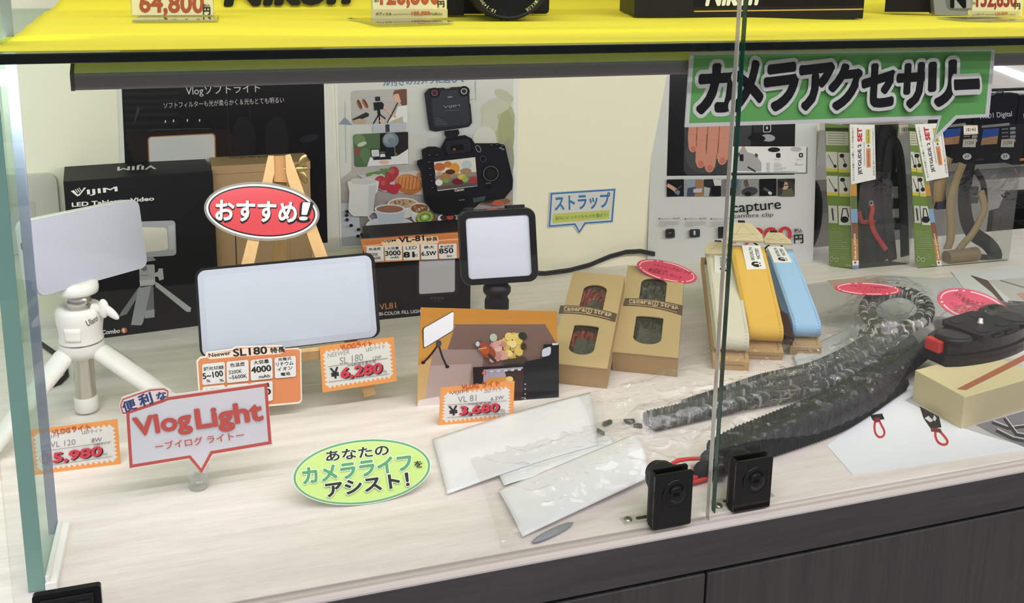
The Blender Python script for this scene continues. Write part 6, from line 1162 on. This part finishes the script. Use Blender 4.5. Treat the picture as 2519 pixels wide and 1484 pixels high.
for (x, y, w_, hh) in ((2318, 505, 44, 20), (2392, 470, 30, 26), (2394, 492, 26, 18)): p = inbox(fq, x, y, .012); b = MB(); b.box(fq.off(*p), (-w_/2*5e-4, -hh/2*5e-4, -0.003), (w_/2*5e-4, hh/2*5e-4, 0.003), mat('#34383f', 0.4)); b.obj('buckle', t, bevel=0.001)
p0, p1 = fq.p(*inbox(fq, 2328, 634, .012)), fq.p(*inbox(fq, 2402, 624, .012)); b = MB(); b.cyl(p0, p1, 0.0095, mat('#8d7759', 0.7), 24); b.obj('strap_roll', t)
s = Sheet(fq.p(0, 0, 0.0006), fq.w, 0.4); sticker(s, 2370, 308, '18143'); s.obj('price_sticker', t)
# black pouch in the gap beside the white poster
P0 = onz(2024, 646); b = MB(); fp = Fr(P0+V((0.004, 0.045, 0)), (1, 0, 0), (0, 1, 0), Z)
pz = up_at(2024, 455, P0); b.ell(fp.off(0, 0, pz*0.5), 0.021, 0.014, pz*0.5, mat('#17181b', 0.6), 20, 14); o = b.obj('dark_pouch', loc=fp.o); tag(o, 'dark rounded pouch in the gap between white poster and clear box', 'pouch')
b = MB(); b.box(WF, (P0.x-0.002, P0.y+0.062, 0.0), (P0.x+0.016, P0.y+0.068, 0.175), mat('#7d8082', 0.4)); tag(b.obj('grey_panel', loc=(P0.x, P0.y+0.062, 0)), 'narrow grey upright panel behind the dark pouch', 'panel')
# ------------------------------------------------------------------ cord straps
CORDS = []
def paracord(name, label, pts, wd, cols, group='braided cord straps', thick=None, step=0.17, seed=1, parent=None):
    P = curve(pts, 8); L = [0]
    for i in range(1, len(P)): L.append(L[-1]+(P[i]-P[i-1]).length)
    hgt = (thick or wd*0.30)*1.95
    for p in P[::2]: CORDS.append((p.x, p.y, p.z+hgt, wd*0.52))
    tot = L[-1]; n = max(4, int(tot/(wd*step))); b = MB(); rnd = random.Random(seed); th = thick or wd*0.30; ms = [mat(c, 0.72, spec=0.25, bump=0.35, bscale=2500) for c in cols]
    j = 0
    for i in range(n+1):
        d = tot*i/n
        while j < len(L)-2 and L[j+1] < d: j += 1
        f = (d-L[j])/max(1e-9, L[j+1]-L[j]); p = P[j].lerp(P[j+1], f); tg = (P[j+1]-P[j]).normalized(); sd = tg.cross(Z)
        if sd.length < 1e-4: sd = V((1, 0, 0))
        sd.normalize(); up = sd.cross(tg).normalized()
        for sg_ in (-1, 1):
            ax = (sd*sg_*0.80 + tg*0.60).normalized(); G = Fr(p + sd*(sg_*wd*0.25) + up*th*0.95, ax, ax.cross(up)*-1, up)
            b.ell(G, wd*0.31, wd*step*0.60, th*0.95, ms[0] if rnd.random() < 0.62 or len(ms) == 1 else ms[rnd.randrange(1, len(ms))], 8, 6)
            G2 = Fr(p + sd*(sg_*wd*0.40) + up*th*0.8, tg, sd, up); b.ell(G2, wd*step*0.62, wd*0.11, th*0.8, ms[0] if rnd.random() < 0.7 or len(ms) == 1 else ms[rnd.randrange(1, len(ms))], 8, 6)
    if parent is not None: return b.obj(name, parent)
    return tag(b.obj(name, loc=P[0]), label, 'cord strap', group)
BL = ['#1f2123', '#1b1d1f', '#26282b']; CAMO = ['#3a3d40', '#6f7376', '#1f2124', '#8d9092', '#55585c']; CAM2 = ['#232527', '#d6d6d2', '#8b8d8e', '#3c3f42', '#e3e3df']
W3 = lambda l: [onz(x, y, z) for x, y, z in l]
t1 = thing('cord_strap', 'thick black braided cord strap with red end loops in the front bag', 'cord strap', onz(1740, 1150), 'braided cord straps')
paracord('braid', '', W3([(1775, 1136, .004), (1830, 1106, .006), (1920, 1068, .008), (2010, 1030, .009), (2100, 985, .008), (2180, 930, .008), (2262, 868, .010)]), 0.030, BL, seed=2, parent=t1, step=.15)
paracord('braid', '', W3([(1830, 1128, .001), (1930, 1096, .001), (2040, 1056, .001), (2120, 1010, .001), (2200, 955, .001)]), 0.024, BL, seed=3, parent=t1, step=.15)
b = MB(); RDc = mat('#d63a34', 0.55, bump=0.3, bscale=2500)
for dz, off in ((0, 0), (0.0022, 3)):
    b.tube(curve(W3([(1728, 1128, .008+dz), (1690, 1130, .009+dz), (1664, 1134+off, .008+dz), (1648, 1150, .004+dz), (1660, 1168, .004+dz), (1700, 1160, .006+dz), (1735, 1148, .006+dz)]), 6), 0.0016, RDc, 8)
    b.tube(curve(W3([(1728, 1160, .004), (1715, 1176-off, .003+dz), (1690, 1182, .003+dz), (1706, 1186, .002+dz), (1738, 1180-off, .002+dz)]), 6), 0.0016, RDc, 8)
b.obj('red_loop', t1)
b = MB()
for x, y, z, r_ in ((1746, 1128, .010, .0085), (1730, 1156, .008, .0085), (1762, 1142, .009, .009)):
    c = onz(x, y, z); b.ell(Fr(c, V((.9, .35, 0)), V((-.35, .9, 0)), Z), r_*1.15, r_*.8, r_*.85, mat('#202224', 0.7, bump=0.4, bscale=2000), 14, 10)
b.obj('end_knot', t1)
b = MB(); c = onz(1768, 1150, .010); b.ell(Fr(c, V((.9, .4, 0)), V((-.4, .9, 0)), Z), .012, .010, .0085, mat('#15161a', 0.2, coat=0.6, bump=0.3, bscale=300), 16, 12); b.obj('taped_end', t1)
for k, (x, y) in enumerate(((1962, 1090), (1990, 1083), (2012, 1076))):
    pass
paracord('cord_strap', 'grey speckled braided cord strap lying across the middle of the bags', W3([(1690, 1008, .002), (1780, 978, .003), (1880, 944, .005), (1990, 918, .007), (2070, 885, .010), (2140, 845, .014), (2185, 810, .014)]), 0.0155, CAMO, seed=5)
paracord('cord_strap', 'dark grey mottled braided cord strap between the black and speckled ones', W3([(1600, 1050, .0015), (1720, 1022, .002), (1850, 992, .003), (1960, 968, .005), (2060, 938, .009), (2150, 888, .011), (2215, 845, .012)]), 0.022, ['#44474a', '#585b5f', '#303235', '#75787b', '#94979a'], seed=6)
ring = [(2205+72*math.cos(a), 772+44*math.sin(a)) for a in [math.radians(d) for d in range(110, 420, 24)]]
ring = [(2140, 872, .006)] + [(2135, 830, .016)] + [(x, y, .026) for x, y in ring] + [(2215, 828, .016), (2200, 868, .006)]
paracord('cord_strap', 'black and white speckled braided cord coiled in a standing loop', W3(ring), 0.018, CAM2, seed=9)
# plastic side-release hooks at the left end
b = MB(); hm = mat('#1a1b1d', 0.3)
for (x, y, l_, w_, r_) in ((1494, 1040, .010, .0035, 20), (1548, 1036, .010, .0042, -10), (1570, 1046, .008, .003, -25), (1478, 1062, .009, .002, -70)):
    c = onz(x, y, .003); a = math.radians(r_); b.box(Fr(c, V((math.cos(a), math.sin(a), 0)), V((-math.sin(a), math.cos(a), 0)), Z), (-l_/2, -w_/2, -.002), (l_/2, w_/2, .0015), hm)
tag(b.obj('cord_hooks', loc=onz(1520, 1045), bevel=0.0008), 'pair of small black clip hooks at the left end of the cords', 'hook')
# paper slips in the bags
def slip(name, label, quad, hfun, col='#f3f5f7', th=0.0004):
    TL, TR, BR, BLq = [onz(*p) for p in quad]; b = MB(); b.surf(lambda u, v: lerp(lerp(TL, TR, u), lerp(BLq, BR, u), v) + Z*hfun(u, v), 24, 16, mat(col, 0.45))
    return tag(b.obj(name, loc=(TL+BR)/2, solid=th), label, 'paper', 'paper slips in the bags')
slip('paper_slip', 'white paper slip nearest the orange 3,680 tag', [(1064, 1086), (1452, 974), (1470, 1105), (1100, 1222)], lambda u, v: 0.002+0.003*math.sin(2.6*u)+0.002*math.sin(3.1*v))
slip('paper_slip', 'white folded paper slip inside the front bag beside the left lock', [(1225, 1215), (1560, 1085), (1600, 1190), (1285, 1330)], lambda u, v: 0.003+0.006*math.sin(math.pi*v)*(.3+u)+0.003*u)
slip('paper_slip', 'narrow white paper slip in the bag above the folded one', [(1220, 1160), (1500, 1075), (1530, 1120), (1240, 1205)], lambda u, v: 0.002+0.002*math.sin(3*u+v))
slip('paper_slip', 'pale paper slip under the bag by the straps', [(1950, 880), (2110, 800), (2140, 860), (1980, 960)], lambda u, v: 0.0024, '#d9dde0')
b = MB(); c = onz(1360, 1310, .002); b.ell(Fr(c, V((.93, .37, 0)), V((-.37, .93, 0)), Z), .020, .0035, .002, mat('#8d949a', 0.3), 18, 8); tag(b.obj('zip_pull', loc=c), 'small grey flat piece under the corner of the front bag', 'piece')
# clear bags
from mathutils import noise as NZ
import numpy as np
def bag(name, label, far, near, hfun, nu, nv, seed, z0=0.0, amp=0.004, film=None, creases=60, rests=True):
    fa = curve([onz(*p, z0) for p in far], 8); ne = curve([onz(*p, z0) for p in near], 8); o3 = V((seed*7.3, seed*3.1, 0))
    def pick(P, u): x = u*(len(P)-1); i = min(int(x), len(P)-2); return P[i].lerp(P[i+1], x-i)
    rg = np.random.default_rng(seed); nc = creases
    pa = np.array([tuple(lerp(pick(fa, a), pick(ne, a), c_))[:2] for a, c_ in rg.random((nc, 2))]); an = rg.normal(0.45, 0.75, nc); ln = rg.uniform(0.008, 0.055, nc)
    dr = np.stack([np.cos(an), np.sin(an)], 1); ca = rg.uniform(0.5, 1.0, nc)*rg.choice([-0.6, 1, 1], nc); cw = rg.uniform(0.0008, 0.0020, nc); bend = rg.uniform(-9, 9, nc)
    def crease(p):
        r = np.array((p.x, p.y))-pa; t = (r*dr).sum(1); t_ = np.clip(t, -ln, ln); d = -r[:, 0]*dr[:, 1]+r[:, 1]*dr[:, 0]-bend*t_*t_; ex = np.maximum(0, np.abs(t)-ln)
        return float((ca*cw*1.15*np.exp(-(d/cw)**2)*np.exp(-(ex/0.003)**2)*np.maximum(0, 1-(t/ln/1.3)**2)).sum())
    cd_ = np.array(CORDS)
    def over(p):                                           # the film rests on the cords inside the bag
        d = np.maximum(0, np.hypot(cd_[:, 0]-p.x, cd_[:, 1]-p.y)-cd_[:, 3]); return float(((cd_[:, 2]-z0+0.0022)*np.exp(-(d/0.011)**2)).max())
    def fn(u, v):
        p = lerp(pick(fa, u), pick(ne, u), v); q = p*38+o3
        r1 = 1-abs(NZ.noise(q*0.8))*2; r2 = 1-abs(NZ.noise(q*2.1+V((5, 1, 2))))*2; r3 = NZ.noise(q*5.5)
        e = min(1, 6*v, 6*(1-v), 8*u+.15, 8*(1-u)+.15)
        return p + Z*max(0.0012, (max(hfun(u, v), over(p)) if rests else hfun(u, v))+amp*(r1**3 if r1 > 0 else 0)*e + amp*0.6*(r2**3 if r2 > 0 else 0)*e + amp*0.15*r3*e + crease(p)*e)
    b = MB(); b.surf(fn, nu, nv, film or M_film); return tag(b.obj(name, loc=fn(.5, .5)), label, 'plastic bag', 'clear bags around the cord straps')
M_film = glassy('clear_bag_film', '#fdfdfd', 1.0, 0.055, 1.02, 0.08, bump=0.35, bscale=80, milk=0.018, milkcol='#f4f6f8')
arch = lambda u, v: math.sin(math.pi*min(1, max(0, v)))
bag('cord_bag', 'clear crinkled bag around the thick black cord, nearest the locks', [(1150, 1132), (1300, 1085), (1560, 1030), (1760, 1010), (1950, 930), (2110, 830), (2235, 760)], [(1232, 1362), (1430, 1300), (1640, 1205), (1860, 1150), (2050, 1090), (2180, 1015), (2278, 900)], lambda u, v: 0.003+arch(u, v)*(0.008+0.016*min(1, max(0, (u-.35)*3))), 330, 110, 1, creases=65)
bag('cord_bag', 'clear bag with grey speckled cord, reaching under the canvas straps', [(1420, 985), (1600, 930), (1760, 850), (1960, 795), (2090, 750), (2160, 700)], [(1470, 1110), (1640, 1075), (1800, 1030), (1990, 985), (2140, 920), (2235, 850)], lambda u, v: 0.0045+arch(u, v)*(0.006+0.016*u), 300, 110, 2, creases=65)
bag('cord_bag', 'clear bag over the standing black and white cord loop', [(2080, 735), (2130, 690), (2220, 680), (2290, 735)], [(2075, 900), (2140, 890), (2230, 868), (2300, 830)], lambda u, v: 0.016*arch(u, v), 100, 90, 3, z0=0.022, creases=40)
bag('paper_bag', 'clear sleeve around the white slip nearest the orange tag', [(1058, 1088), (1200, 1040), (1340, 990), (1470, 960)], [(1098, 1228), (1240, 1195), (1380, 1150), (1500, 1112)], lambda u, v: 0.007+arch(u, v)*0.003, 180, 90, 4, amp=0.0015, creases=12, rests=False)
bag('clip_bag', 'clear bag with a dark piece behind the red oval at the right edge', [(2300, 790), (2350, 752), (2440, 742), (2560, 750)], [(2318, 815), (2370, 806), (2450, 806), (2570, 812)], lambda u, v: 0.006*arch(u, v), 100, 60, 5, z0=0.045, creases=14, rests=False)
b = MB(); c = onz(2470, 818, .030)+V((0.0, 0.018, 0.004)); b.ell(Fr(c, V((1, .2, 0)), V((-.2, 1, 0)), Z), .030, .014, .020, mat('#1b1c1f', 0.35, bump=0.3, bscale=300), 20, 14); tag(b.obj('wrapped_cord', loc=V((c.x, c.y, 0.0))), 'dark wrapped piece behind the camera clip at the right edge', 'cord')
